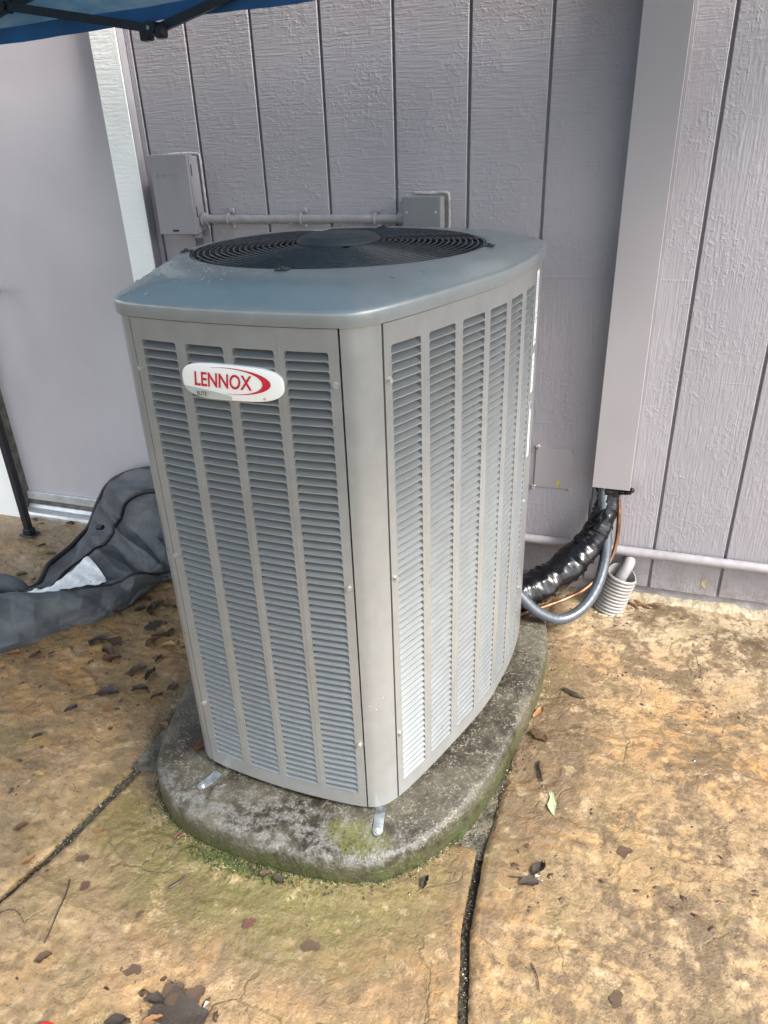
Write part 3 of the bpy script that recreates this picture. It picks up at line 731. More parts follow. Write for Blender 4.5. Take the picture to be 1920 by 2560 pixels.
def lidpt(a, t):
    R0 = rad(a) + .001; R_ = R0 * (1 - t) + RG * t; z = ZT + .0240 + .032 * (1 - (1 - t) ** 2); dz = .032 * 2 * (1 - t) / (R0 - RG)
    return (ctr[0] + R_*math.cos(a), ctr[1] + R_*math.sin(a), z), (dz * math.cos(a), dz * math.sin(a), 1)
pts = []
for _ in range(380):
    a = random.gauss(-2.55, .30); t = random.betavariate(1.6, 1.6)
    if random.random() < .25: a = random.gauss(-1.95, .12); t = random.uniform(.35, .95)
    p, n_ = lidpt(a, min(max(t, .03), .97)); r_ = min(.0036, .0006 + random.expovariate(1 / .0010)); pts.append((p, n_, r_))
for _ in range(25):
    p, n_ = lidpt(random.uniform(-1.8, -.6), random.uniform(.1, .9)); pts.append((p, n_, random.uniform(.0006, .0016)))
drops(pts, 'rain_drops', lid, M_water)
pts = []
for _ in range(420):
    s = random.uniform(-.26, .6); z = ZB + random.betavariate(1.1, 3.2) * .75
    inc = any(a < s < b for a, b in FC + SCL)
    if inc: continue
    (x, y), (nx, ny) = OP(s, .0016 if not (.1955 < s < .2655 or s < -.195) else .0001); pts.append(((x, y, z), (nx, ny, 0), random.uniform(.0005, .0013)))
for _ in range(160):
    ci = random.choice((0, 0, 0, 1, 2)); a, b = FC[ci]; s = random.uniform(a, b); z = Z0 + random.randrange(ROWS) * PITCH + .002
    (x, y), (nx, ny) = OP(s, .0022); pts.append(((x, y, z), (nx, ny, .2), random.uniform(.0007, .0016)))
drops(pts, 'rain_drops', fp, M_water)

# ------------------------------------------------------------------ house wall with siding boards, casing and door
wall = MB().box(-3.2, 3.6, .0115, .14, -.05, 2.9).build('house_wall', M_side)
tag(wall, 'lavender grey painted house wall of rough vertical grooved siding behind the air conditioner', 'wall')
def wpart(mb, name, mat, par_=wall, sm=None, label=None, fix=True):
    o = mb.build(name, mat, par_, False, fix)
    if sm: shade(o, sm)
    if label: o['label'] = label
    return o
gx = [.022] + [k * .2032 for k in range(1, 18)]; gw = .0040
for i in range(len(gx) - 1):
    a, b = gx[i] + gw, gx[i+1] - gw; m = 4; zb = .0445 + random.uniform(-.002, .002)
    mb = MB().box(a, b, 0, .011, zb, 2.9, .0018); wpart(mb, 'siding_board', M_side)
wpart(MB().box(.0015, .022 - gw, 0, .011, .045, 2.9, .0012), 'siding_board', M_side)
for i in range(5):   # beyond the door, outside the picture on the left
    b = -1.03 - i * .2032; wpart(MB().box(b - .2032 + gw, b - gw, 0, .011, .045, 2.9, .0016), 'siding_board', M_side)
# foundation strip and crumbling mortar at the slab
mb = MB(); xs = np.linspace(.02, 3.5, 180); V = []
for x in xs:
    e = .006 * (fbm(np.array([x]), np.array([1.]), 9, 4, 5)[0] - .5)
    V += [(x, .012, .052), (x, .010 + e, .036), (x, .008 + e, .022 + e), (x, .004 + 2*e, .004)]
F = [(4*i+j, 4*i+4+j, 4*i+5+j, 4*i+1+j) for i in range(len(xs)-1) for j in range(3)]
wpart(mb.add(V, F), 'foundation', M_found, sm=60, fix=False)
mb = MB(); V = []; xs = np.linspace(1.50, 3.5, 260)
for x in xs:
    a = fbm(np.array([x]), np.array([2.]), 14, 5, 8)[0]; b = fbm(np.array([x]), np.array([5.]), 30, 4, 9)[0]
    V += [(x, .006, .010 + .020 * a), (x, -.004 - .010 * b, .008 + .010 * a), (x, -.009 - .016 * b, .003), (x, -.014 - .02 * b, -.008)]
F = [(4*i+j, 4*i+4+j, 4*i+5+j, 4*i+1+j) for i in range(len(xs)-1) for j in range(3)]
wpart(mb.add(V, F), 'mortar_fillet', M_efflo, sm=60, fix=False)
# door with casings
wpart(MB().box(-.093, -.002, -.035, .016, -.004, 2.2, .0015), 'door_casing', M_white)
wpart(MB().box(-.002, .0005, -.033, .016, -.004, 2.2), 'casing_side', M_boxp, label='grey painted side of the white casing')
wpart(MB().box(-1.01, -.838, -.070, .016, -.012, 2.2, .0025), 'door_casing', M_white)
wpart(MB().box(-1.01, -.093, -.035, .016, 2.2, 2.3, .0015), 'door_casing', M_white)
door = wpart(MB().box(-.834, -.096, .002, .018, .02, 2.19, .001), 'door', M_door)
wpart(MB().box(-.8375, -.8335, -.03, .016, .0, 2.2), 'weather_strip', M_gasket)
sw = wpart(MB().box(-.832, -.098, -.014, .0015, .058, .092, .0015), 'door_sweep', M_alu, door)
for x in (-.80, -.67, -.54, -.41, -.28, -.15):
    mb = MB(); disc(mb, (x, -.014, .076), (0, -1, 0), .0035, .002, 10); wpart(mb, 'screw', M_screw, door)
wpart(MB().box(-.832, -.098, -.006, .0015, .028, .058), 'sweep_rubber', M_gasket, door)
mb = MB(); V = []
for x in (-.836, -.094): V += [(x, .016, .034), (x, -.012, .034), (x, -.020, .022), (x, -.050, .016), (x, -.054, .006), (x, -.054, -.01)]
mb.add(V, [(i, i+1, i+7, i+6) for i in range(5)]); wpart(mb, 'threshold', M_alu)
hd = MB(); disc(hd, (-.772, .002, .915), (0, -1, 0), .031, .009, 24); tube(hd, [(-.772, -.004, .915), (-.772, -.05, .915)], .010, 12)
tube(hd, catmull([(-.772, -.052, .915), (-.74, -.058, .915), (-.69, -.058, .914), (-.652, -.056, .912)], 4), lambda t: .0095 - .002 * t, 12)
wpart(hd, 'handle', M_steelb, door, 60)
# blemishes: ochre rub mark below the pipe
mb = MB(); V = [(1.785, -.0012, .062)]
for i in range(18):
    t = 2 * math.pi * i / 18; V.append((1.785 + .011 * math.cos(t) * random.uniform(.6, 1.2), -.0012, .085 + .028 * math.sin(t) * random.uniform(.7, 1.1)))
wpart(mb.add(V[1:], [tuple(range(18))]), 'bare_patch', M_efflo, fix=False, label='ochre patch of missing paint')

# ------------------------------------------------------------------ things fixed to the wall
def thing(mb, name, mat, label, cat, sm=None, group=None, fix=True):
    o = mb.build(name, mat, None, False, fix); tag(o, label, cat, group)
    if sm: shade(o, sm)
    return o
def wob(z): return None
# line-set cover
lc = thing(MB().box(1.424, 1.532, -.068, .0, .405, 2.85, .0015), 'line_set_cover', M_duct, 'tall smooth rectangular lavender grey line cover running up the siding right of the unit', 'pipe cover')
MBf = MB().box(1.409, 1.4235, -.0045, -.0005, .33, 2.85).box(1.5325, 1.5415, -.0075, -.0005, .405, 2.85, .0006); o = MBf.build('flange', M_boxp, lc)
mb = MB()
for c_, rr in (((1.447, -.045, .398), .012), ((1.462, -.052, .394), .010), ((1.512, -.045, .397), .015), ((1.528, -.05, .399), .010), ((1.536, -.052, .405), .006), ((1.48, -.03, .399), .02), ((1.50, -.03, .40), .02)):
    tube(mb, [(c_[0] - rr, c_[1], c_[2]), (c_[0] - rr*.4, c_[1] - .003, c_[2] - rr*.5), (c_[0] + rr*.5, c_[1], c_[2] - rr*.45), (c_[0] + rr, c_[1] + .002, c_[2] + .002)], lambda t: .004 + .006 * math.sin(math.pi * t), 8)
o = mb.build('foam_sealant', M_wrap, lc); shade(o, 60)
# insulated refrigerant bundle in shiny black wrap
P = catmull([(1.475, -.035, .43), (1.474, -.045, .36), (1.462, -.072, .300), (1.435, -.11, .240), (1.396, -.155, .200), (1.345, -.21, .162), (1.285, -.265, .140), (1.235, -.31, .132), (1.20, -.34, .13)], 12)
m_ = len(P); bumps = [random.uniform(-1, 1) for _ in range(40)]
def wb(i, k):
    t = i / m_ * 6.2 + .35 * math.sin(k * .55 + i * .05) + .25 * math.sin(i * .11); f = t - math.floor(t); q0 = bumps[int(t) % 40]
    seam = (.10 + .07 * q0) * math.exp(-((f - .5) / .06) ** 2) - (.10 - .05 * q0) * math.exp(-((f - .60) / .05) ** 2)
    cr = .05 * math.sin(k * 1.3 + t * 3.1 + bumps[int(t) % 40] * 4) + .035 * math.sin(k * 2.1 - i * .9) + .025 * math.sin(i * 2.3 + k * .7)
    return 1 + seam + cr + (.14 + .05 * math.sin(i * .5) if k in (2, 3) else 0)
bun = thing(tube(MB(), P, lambda t: .026 + .022 * min(1, t * 2.0), 22, True, wb), 'refrigerant_line_bundle', M_wrap, 'thick wrinkled shiny black wrapped refrigerant lines curving from line cover into the unit', 'insulated pipes', 70)
for ii in ():
    P_ = [Vector(tuple(P[ii + j])) for j in (-1, 0, 1)]; mb = MB(); tube(mb, P_, lambda t: (.026 + .022 * min(1, ii / m_ * 2.0)) * 1.025, 22, False, lambda i, k: wb(ii, k)); o = mb.build('tape_band', M_steelb, bun); shade(o, 60)
# liquid tight conduit loop
P = catmull([(1.457, -.045, .43), (1.459, -.052, .388), (1.466, -.072, .342), (1.481, -.092, .273), (1.486, -.13, .198), (1.472, -.19, .134), (1.437, -.25, .090), (1.383, -.30, .078), (1.321, -.33, .112), (1.268, -.335, .162), (1.235, -.335, .190)], 16)
tube(MBc := MB(), P, .0160, 16, True, lambda i, k: 1 + (.014 if i % 4 < 2 else 0)); thing(MBc, 'conduit_loop', M_cond, 'grey flexible electrical conduit looping down from line cover into the air conditioner', 'conduit', 60)
# bare copper line
P = catmull([(1.500, -.04, .42), (1.501, -.042, .383), (1.511, -.05, .311), (1.512, -.06, .22), (1.496, -.08, .157), (1.448, -.13, .101), (1.393, -.19, .084), (1.320, -.27, .086), (1.254, -.355, .101), (1.22, -.40, .105)], 12)
thing(tube(MB(), P, .0062, 10), 'copper_tube', M_copper, 'thin bare copper tube bending down beside the drain pipe to the unit', 'copper pipe', 80)
thing(tube(MB(), catmull([(1.33, -.21, .125), (1.352, -.205, .098), (1.372, -.185, .092), (1.385, -.165, .105), (1.37, -.15, .15)], 8), .0022, 6), 'stray_wire', M_steelb, 'thin black cable end hanging under the black wrapped refrigerant lines', 'cable', 80)
# horizontal drain pipe low on the wall
thing(tube(MB(), [(.345, .02, .187), (.347, -.008, .187), (.356, -.019, .187), (.372, -.021, .187), (1.222, -.021, .178), (1.586, -.021, .178), (3.5, -.021, .176)], .0155, 18), 'wall_pipe', M_pvc, 'long lavender painted horizontal pipe low along the right side siding', 'pipe', 60)
# corrugated drain with elbow
V = []; F = []; axis0 = Vector((1.512, -.088, -.004)); ax = Vector((.030, .018, .122)); NH = 11; n = 28
prof = []
for k in range(NH):
    for f, rr in ((0, .0405), (.2, .0455), (.5, .0475), (.8, .0455)): prof.append(((k + f) / NH, rr))
prof.append((1, .0445)); prof.append((1.0, .0415)); prof += [(.75, .039), (.3, .037)]
axn = ax.normalized(); e1 = axn.orthogonal().normalized(); e2 = axn.cross(e1)
for t, rr in prof:
    for i in range(n):
        a = 2 * math.pi * i / n; d = e1 * math.cos(a) + e2 * math.sin(a); lift = max(0, d.y) * .022 * t
        V.append(tuple(axis0 + ax * t + d * rr + Vector((0, 0, lift))))
F = [(k*n+i, k*n+(i+1) % n, (k+1)*n+(i+1) % n, (k+1)*n+i) for k in range(len(prof)-1) for i in range(n)]
dr = thing(MB().add(V, F), 'corrugated_drain', M_corr, 'short ribbed pale drain pipe standing on the patio against the wall', 'drain pipe', 80)
mb = MB()
for i in range(46):
    a = random.random() * 6.28; r_ = random.uniform(.036, .052); x, y = 1.512 + r_*math.cos(a), -.088 + r_*math.sin(a); s_ = random.uniform(.004, .010)
    mb.box(x-s_, x+s_, y-s_*.7, y+s_*.7, -.012, .004*random.random()+.002, .0015)
o = mb.build('mortar_collar', M_efflo, dr); o['kind'] = 'stuff'; shade(o, 60)
thing(tube(MB(), catmull([(1.560, .004, .140), (1.560, -.022, .150), (1.557, -.045, .143), (1.545, -.058, .118), (1.534, -.066, .085), (1.53, -.07, .04)], 8), .0175, 16), 'elbow_pipe', M_pvc, 'short grey pipe elbow emptying into the top of the ribbed drain pipe', 'pipe elbow', 70)
# blank plate with four fasteners
bp_ = thing(MB().box(1.245, 1.361, -.0035, -.0002, .358, .493, .001), 'blank_plate', M_duct, 'square flat painted metal plate on the siding left of line cover', 'wall plate')
for x, z in ((1.250, .492), (1.358, .489), (1.244, .357), (1.352, .359)):
    mb = MB()
    for _ in range(5): disc(mb, (x + random.uniform(-.005, .005), -.003, z + random.uniform(-.004, .004)), (random.uniform(-.4, .4), -1, random.uniform(-.4, .4)), random.uniform(.003, .006), random.uniform(.003, .006), 7, .002)
    mb.build('caulked_screw', M_duct, bp_)
mb = MB(); V = [(1.321 + a, -.0042, .374 + b) for a, b in ((-.005, -.014), (.004, -.013), (.006, .004), (.002, .016), (-.003, .014), (-.006, .002))]; o = mb.add(V, [tuple(range(6))]).build('moss_stain', M_yellow, bp_, fix=False)
# disconnect box
db = empty('disconnect_box', (.13, -.035, 1.11)); tag(db, 'painted electrical disconnect box with raised lettering mounted beside the white door casing', 'electrical box')
DI = Matrix.Translation((-.13, .035, -1.11))
def dpart(mb, name, mat, par_=None, sm=None, fix=True, inv=None, root=db, iv=DI):
    o = mb.build(name, mat, None, False, fix)
    if par_ is None: o.parent = root; o.matrix_parent_inverse = iv
    else: o.parent = par_
    if sm: shade(o, sm)
    return o
dpart(MB().box(.070, .191, -.062, -.001, 1.115, 1.322, .002), 'body', M_boxp)
cov = dpart(MB().box(.0655, .1945, -.071, -.0625, 1.108, 1.329, .0015).box(.1915, .1945, -.0625, -.040, 1.112, 1.327), 'cover', M_boxp)
V, F = textmesh('DIVERSITECH', bold=.006, xs=.8); V = fit(V, .0785, .137, 1.262, 1.280)
dpart(MB().add([(v[0], -.0722, v[1]) for v in V], F).add([(a, -.0722, b) for a, b in ((.134, 1.250), (.136, 1.2485), (.158, 1.2725), (.140, 1.2835), (.139, 1.282), (.1545, 1.272))], [(0, 1, 2, 3, 4, 5)]), 'raised_lettering', M_caulk, cov, fix=False)
dpart(MB().box(.112, .134, -.073, -.0705, 1.116, 1.122, .001), 'latch', M_black, cov)
dpart(MB().box(.194, .1965, -.055, -.053, 1.27, 1.30).box(.194, .1965, -.055, -.053, 1.155, 1.185), 'hinge_slot', M_black, cov)
mb = MB(); tube(mb, catmull([(.075, -.006, 1.325), (.13, -.006, 1.329), (.19, -.006, 1.327), (.2, -.006, 1.315), (.2, -.006, 1.25), (.2005, -.006, 1.18), (.2, -.006, 1.12)], 6), .004, 8, True, lambda i, k: 1 + .25 * math.sin(i * 2.7 + k)); dpart(mb, 'caulk_bead', M_caulk, sm=70)
mb = MB(); disc(mb, (.176, -.035, 1.1145), (0, 0, -1), .016, .012, 10); disc(mb, (.176, -.035, 1.104), (0, 0, -1), .019, .008, 16); dpart(mb, 'whip_connector', M_boxg, sm=40)
mb = MB(); tube(mb, catmull([(.176, -.035, 1.105), (.178, -.036, 1.06), (.185, -.045, .98), (.205, -.07, .90), (.26, -.10, .78), (.38, -.13, .66), (.55, -.17, .58), (.68, -.22, .57), (.72, -.27, .58)], 8), .0125, 12); thing(mb, 'flexible_whip', M_cond, 'dark grey flexible conduit dropping from disconnect box down behind the unit', 'conduit', 70)
# painted conduit with connectors and straps
cd_ = empty('wall_conduit', (.53, -.03, 1.15)); tag(cd_, 'rain wet painted horizontal conduit strapped between disconnect box and junction box', 'conduit'); CI = Matrix.Translation((-.53, .03, -1.15))
cpart = lambda mb, name, mat, sm=None: dpart(mb, name, mat, None, sm, True, None, cd_, CI)
cpart(tube(MB(), [(.205 + .0045 * i, -.030, 1.1475 + .0006 * math.sin(i * .5)) for i in range(140)], .0120, 14, True, lambda i, k: 1 + (.05 if (i % 2 and 22 < i < 75) else 0)), 'pipe', M_pvc, 75)
cpart(tube(MB(), [(.1975, -.03, 1.147), (.2035, -.03, 1.147), (.2040, -.03, 1.147), (.217, -.03, 1.147)], lambda t: .0205 if t < .5 else .0165, 20), 'connector', M_pvc, 30)
cpart(tube(MB(), [(.826, -.03, 1.149), (.836, -.03, 1.149), (.8365, -.03, 1.149), (.847, -.03, 1.149)], lambda t: .0150 if t < .5 else .019, 16, True, lambda i, k: 1 + .07 * (k % 2)), 'connector', M_pvc)
for x in (.288, .528, .758):
    mb = MB()
    for r_ in (0,): tube(mb, [(x, -.002 - .029 + .0145 * math.sin(a) * -1 if False else -.030 - .0142 * math.cos(a), 1.1475 + .0142 * math.sin(a)) for a in np.linspace(-1.9, 1.9, 12)], .0042, 6)
    mb.box(x-.006, x+.006, -.008, -.001, 1.160, 1.176, .001).box(x-.006, x+.006, -.008, -.001, 1.118, 1.135, .001)
    disc(mb, (x, -.007, 1.171), (0, -1, .2), .006, .005, 8); disc(mb, (x, -.007, 1.123), (0, -1, -.2), .006, .005, 8); cpart(mb, 'strap', M_pvc, 60)
mb = MB()
dr_pts = [((random.uniform(.21, .83), -.030 - .0122 * math.sin(ph), 1.1475 - .0122 * math.cos(ph)), (0, -math.sin(ph), -math.cos(ph)), random.uniform(.0012, .0024)) for ph in [random.uniform(-.1, .7) for _ in range(60)]]
for c_, n_, r_ in dr_pts: disc(mb, c_, n_, r_, r_ * 1.2, 7, r_ * .5)
o = cpart(mb, 'hanging_drops', M_water, 80); o['kind'] = 'stuff'
# junction box
jb = empty('junction_box', (.90, -.03, 1.08)); tag(jb, 'square grey junction box with screwed cover on the wall right of the conduit', 'electrical box'); JI = Matrix.Translation((-.90, .03, -1.08))
jpart = lambda mb, name, mat, sm=None: dpart(mb, name, mat, None, sm, True, None, jb, JI)
jpart(MB().box(.851, .953, -.056, -.002, 1.092, 1.204, .002), 'body', M_corr); jpart(MB().box(.848, .956, -.062, -.0562, 1.089, 1.207, .0015), 'cover', M_boxg)
for x, z in ((.861, 1.168), (.943, 1.168), (.861, 1.10), (.943, 1.10)): mb = MB(); disc(mb, (x, -.062, z), (0, -1, 0), .0035, .0015, 10); jpart(mb, 'screw', M_screw)
mb = MB(); tube(mb, catmull([(.868, -.006, 1.213), (.91, -.008, 1.212), (.955, -.006, 1.213), (.965, -.006, 1.20), (.966, -.006, 1.15), (.966, -.006, 1.09)], 8), .0042, 8, True, lambda i, k: 1 + .22 * math.sin(i * 2.1 + k)); jpart(mb, 'caulk_bead', M_caulk, 70)

# ------------------------------------------------------------------ canopy tent at upper left
TX0, TX1, TY0, TY1 = -.68, 2.05, -.19, -2.92
tent = empty('canopy_tent', (.685, -1.555, 0)); tag(tent, 'blue printed pop up canopy with black folding frame over the upper left of picture', 'canopy'); TI = Matrix.Translation((-.685, 1.555, 0))
tpart = lambda mb, name, mat, sm=None, fix=True: dpart(rack(mb), name, mat, None, sm, fix, None, tent, TI)
def rack(mb):
    mb.V = [(x, y, z + (.033 * (x - .23) if z > 1 else 0)) for x, y, z in mb.V]; return mb
def rod(mb, a, b, w_=.013, h_=.019):
    a = Vector(a); b = Vector(b); d = (b - a).normalized(); s_ = Vector((0, 0, 1)).cross(d) if abs(d.z) < .9 else Vector((1, 0, 0)); s_.normalize(); u_ = d.cross(s_)
    V = [p + s_*x + u_*y for p in (a, b) for x, y in ((-w_/2, -h_/2), (w_/2, -h_/2), (w_/2, h_/2), (-w_/2, h_/2))]
    mb.add([tuple(v) for v in V], [(0,1,2,3), (7,6,5,4), (0,4,5,1), (1,5,6,2), (2,6,7,3), (3,7,4,0)]); return mb
for x in (TX0, TX1):
    for y in (TY0, TY1):
        if (x, y) == (TX1, TY1): 
            pass
        mb = MB().box(x-.0125, x+.0125, y-.0125, y+.0125, .012, 1.83, .002); tpart(mb, 'leg', M_steelb)
        tpart(MB().box(x-.034, x+.034, y-.024, y+.024, .002, .008, .002).box(x-.017, x+.017, y-.017, y+.017, .008, .03, .002), 'foot_plate', M_steelb)
ZM, ZH = 1.621, 1.815
for side in range(4):
    ax_x = side < 2; fx = (TY0, TY1, TX0, TX1)[side]; lo, hi = (TX0, TX1) if ax_x else (TY0, TY1)
    pt = (lambda t, z, d: (t, fx + d, z)) if ax_x else (lambda t, z, d: (fx + d, t, z))
    for k in range(3):
        a = lo + (hi - lo) * k / 3; b = lo + (hi - lo) * (k + 1) / 3
        za, zb = (ZH, ZM) if k % 2 == 0 else (ZM, ZH)
        # long bars run through the crossing; the visible end joints hang at the low nodes
        tpart(rod(MB(), pt(a, ZH, -.012), pt(b, ZM, -.012), .014, .021), 'scissor_bar', M_steelb)
        tpart(rod(MB(), pt(a, ZM, .012), pt(b, ZH, .012), .014, .021), 'scissor_bar', M_steelb)
        nodes = [((a + b) / 2, (ZM + ZH) / 2)] + ([(b, ZM), (b, ZH)] if k < 2 else [])
        for t, z in nodes:
            mb = MB(); p = Vector(pt(t, z, -.026)); n_ = (0, 1, 0) if ax_x else (1, 0, 0); disc(mb, p, n_, .017, .042, 14)
            if z == ZM and ax_x and k == 0: mb.box(t-.034, t-.004, fx-.024, fx+.004, z-.026, z+.006, .004).box(t+.012, t+.038, fx-.024, fx+.004, z-.024, z+.004, .004)
            tpart(mb, 'pivot_joint', M_steelb, 40); mb = MB(); disc(mb, p - Vector(n_) * .0015, tuple(-v for v in n_), .0052, .002, 12); tpart(mb, 'rivet', M_zinc)
# roof: four sagging gores and a valance with a darker hem
g = 13; e = .035; V = []; F = []
X_, Y_ = np.meshgrid(np.linspace(TX0 - e, TX1 + e, g), np.linspace(TY0 + e, TY1 - e, g))
for i in range(g):
    for j in range(g):
        u = abs(2*i/(g-1) - 1); v = abs(2*j/(g-1) - 1); m = max(u, v); V.append((X_[i, j], Y_[i, j], 1.84 + .80 * (1 - m) - .05 * math.sin(math.pi * m) ))
F = [(i*g+j, i*g+j+1, (i+1)*g+j+1, (i+1)*g+j) for i in range(g-1) for j in range(g-1)]
tpart(MB().add(V, F), 'roof_fabric', M_canopy, 60, False)
M_hem = simple('blue_hem', (.015, .10, .26), .6, .15)
def valance(a, b, drop=1.641):
    a = np.array(a); b = np.array(b); n = 40; V = []; V2 = []; d = (b - a) / np.linalg.norm(b - a); nn = np.array([d[1], -d[0]])
    for i in range(n + 1):
        p = a + (b - a) * i / n; w1 = .006 * math.sin(i * .9) + .004 * math.sin(i * 2.3)
        V += [(p[0], p[1], 1.842), (*(p + nn * w1 * .5), 1.75), (*(p + nn * w1), drop + .036)]; V2 += [(*(p + nn * w1), drop + .036), (*(p + nn * w1 * 1.1), drop + .003 * math.sin(i * .6))]
    F = [(3*i+k, 3*i+3+k, 3*i+4+k, 3*i+1+k) for i in range(n) for k in range(2)]; F2 = [(2*i, 2*i+2, 2*i+3, 2*i+1) for i in range(n)]
    tpart(MB().add(V, F), 'valance', M_canopy, 60, False); tpart(MB().add(V2, F2), 'hem', M_hem, 60, False)
valance((TX0-e, TY0+e), (TX1+e, TY0+e)); valance((TX1+e, TY0+e), (TX1+e, TY1-e), 1.70); valance((TX1+e, TY1-e), (TX0-e, TY1-e), 1.70); valance((TX0-e, TY1-e), (TX0-e, TY0+e))

# ------------------------------------------------------------------ crumpled furniture cover
COVER = [
 [(-.47,-1.13,.0),(-.54,-1.03,.035),(-.63,-.86,.015),(-.69,-.72,.008),(-.80,-.60,.004)],
 [(-.306,-.966,.0),(-.372,-.861,.12),(-.49,-.699,.05),(-.526,-.604,.03),(-.659,-.516,.01)],
 [(-.206,-.841,.0),(-.264,-.739,.115),(-.329,-.657,.06),(-.345,-.588,.03),(-.373,-.529,.01)],
 [(-.145,-.758,.0),(-.17,-.676,.105),(-.214,-.605,.055),(-.275,-.545,.035),(-.422,-.371,.01)],
 [(-.082,-.669,.0),(-.083,-.6,.09),(-.152,-.501,.04),(-.285,-.405,.04),(-.434,-.248,.01)],
 [(-.028,-.602,.0),(-.022,-.521,.085),(-.089,-.422,.05),(-.29,-.28,.05),(-.464,-.1,.016)],
 [(.01,-.528,.0),(.017,-.451,.07),(-.035,-.37,.06),(-.258,-.2,.079),(-.422,-.06,.114)],
 [(.022,-.388,.0),(.039,-.358,.03),(.001,-.304,.08),(-.247,-.16,.136),(-.364,-.05,.189)],
 [(.059,-.298,.0),(.068,-.306,.02),(-.016,-.21,.09),(-.157,-.15,.217),(-.271,-.045,.243)],
 [(.082,-.238,.0),(.082,-.248,.02),(.01,-.18,.10),(-.03,-.13,.25),(-.138,-.045,.283)]]
G = np.array(COVER); NU, NVv = 30, 24
rowsI = [np.array(catmull(G[:, j], NU)) for j in range(5)]
GG = np.array([catmull([rowsI[j][i] for j in range(5)], NVv) for i in range(len(rowsI[0]))])
# folds run roughly across the length, as fabric pulled from the upper end
nu, nv = GG.shape[:2]; ui, vi = np.meshgrid(np.arange(nu) / nu, np.arange(nv) / nv, indexing='ij')
wpx = (ui * 9 / 8 - .125) * 2.6 + .7 * fbm(ui, vi, 3, 2, 71)
fold = 1 - np.abs(((wpx * 2.4 + vi * 1.9) % 1.0) * 2 - 1); fold = fold ** 1.7
ui0 = np.clip((ui - 1 / 9) * 9 / 8, 0, 1)
inn = np.clip((vi - .32) / .15, 0, 1) * np.clip((1 - vi) / .12, 0, 1)
amp = .050 * np.clip((ui0 - .35) / .3, 0.10, 1)
rid = np.abs(fbm(ui, vi, 9, 3, 77) - .5) * 2
N3 = np.cross(np.gradient(GG, axis=0), np.gradient(GG, axis=1)); N3 /= np.linalg.norm(N3, axis=2)[..., None] + 1e-9
N3 *= np.sign(N3[..., 2:3] - N3[..., 1:2] + 1e-6)
outw = np.array([.35, -.62, .70]); N3 = N3 * .5 + outw * .5
def facet(u, v, f, sd):
    x = u * f[0] + v * .8; y = v * f[1] - u * .7; ix = np.floor(x).astype(int); iy = np.floor(y).astype(int); fx = x - ix; fy = y - iy
    a, b, c_, d_ = _h(ix, iy, sd), _h(ix+1, iy, sd), _h(ix, iy+1, sd), _h(ix+1, iy+1, sd); lo = fx + fy < 1
    return np.where(lo, a + (b-a)*fx + (c_-a)*fy, d_ + (c_-d_)*(1-fx) + (b-d_)*(1-fy)) - .5
fct = .052 * facet(ui, vi, (7, 5), 13) + .026 * facet(ui, vi, (15, 10), 19)
fct = fct * np.clip(vi / .04, 0, 1) * np.clip((1 - vi) / .08, 0, 1)
disp = fct * 1.2 + .45 * fold * amp * inn + .010 * (.5 - rid) * np.clip(vi / .06, 0, 1) * np.clip((1 - vi) / .1, 0, 1)
dent = .015 * (fbm(ui, vi, 5, 3, 83) - .5) * np.clip(vi / .05, 0, 1) * np.clip((.32 - vi) / .1, 0, 1)
GG = GG + N3 * (disp + dent)[..., None]; GG[..., 2] = np.maximum(GG[..., 2], .010 * np.clip(vi / .05, .3, 1)); GG[..., 1] = np.minimum(GG[..., 1], -.006)
cv = empty('furniture_cover', (-.15, -.45, 0)); tag(cv, 'crumpled dark grey fabric cover with black binding lying between the door and the unit', 'fabric cover'); VI = Matrix.Translation((.15, .45, 0))
vpart = lambda mb, name, mat, sm=None, fix=True: dpart(mb, name, mat, None, sm, fix, None, cv, VI)
mb = MB().add(GG.reshape(-1, 3).tolist(), [(i*nv+j, i*nv+j+1, (i+1)*nv+j+1, (i+1)*nv+j) for i in range(nu-1) for j in range(nv-1)])
o = vpart(mb, 'fabric', M_cover, 9, False); md = o.modifiers.new('thick', 'SOLIDIFY'); md.thickness = .002
def ribbon(pts, name, w_=.006, up_=(0, 0, .004)):
    mb = MB(); tube(mb, [Vector(tuple(p)) + Vector(up_) for p in pts], w_, 6); return vpart(mb, name, M_trimb, 70)
ribbon(GG[:, -1], 'binding', .0115); ribbon(GG[:, 72], 'zip', .0075, (.003, -.004, .004)); ribbon(GG[105:, 28], 'binding', .0045, (0, -.002, .004))
ribbon([GG[nu - 1 - i, max(28, 60 - int(i * .8))] for i in range(0, 45)], 'strap', .006, (.002, -.006, .006))
# second hump at the picture's left edge
P = catmull([(-.60, -.66, .03), (-.50, -.60, .055), (-.40, -.572, .05), (-.34, -.575, .02), (-.325, -.58, .004)], 8)
vpart(tube(MB(), P, lambda t: .035 * math.sin(math.pi * min(1, .35 + t * .62)) + .002, 14), 'rolled_corner', M_cover, 70)
ribbon([Vector(tuple(p)) + Vector((.0, -.01, .028 * (1 - i / len(P)))) for i, p in enumerate(P)], 'binding', .009, (0, 0, .008))
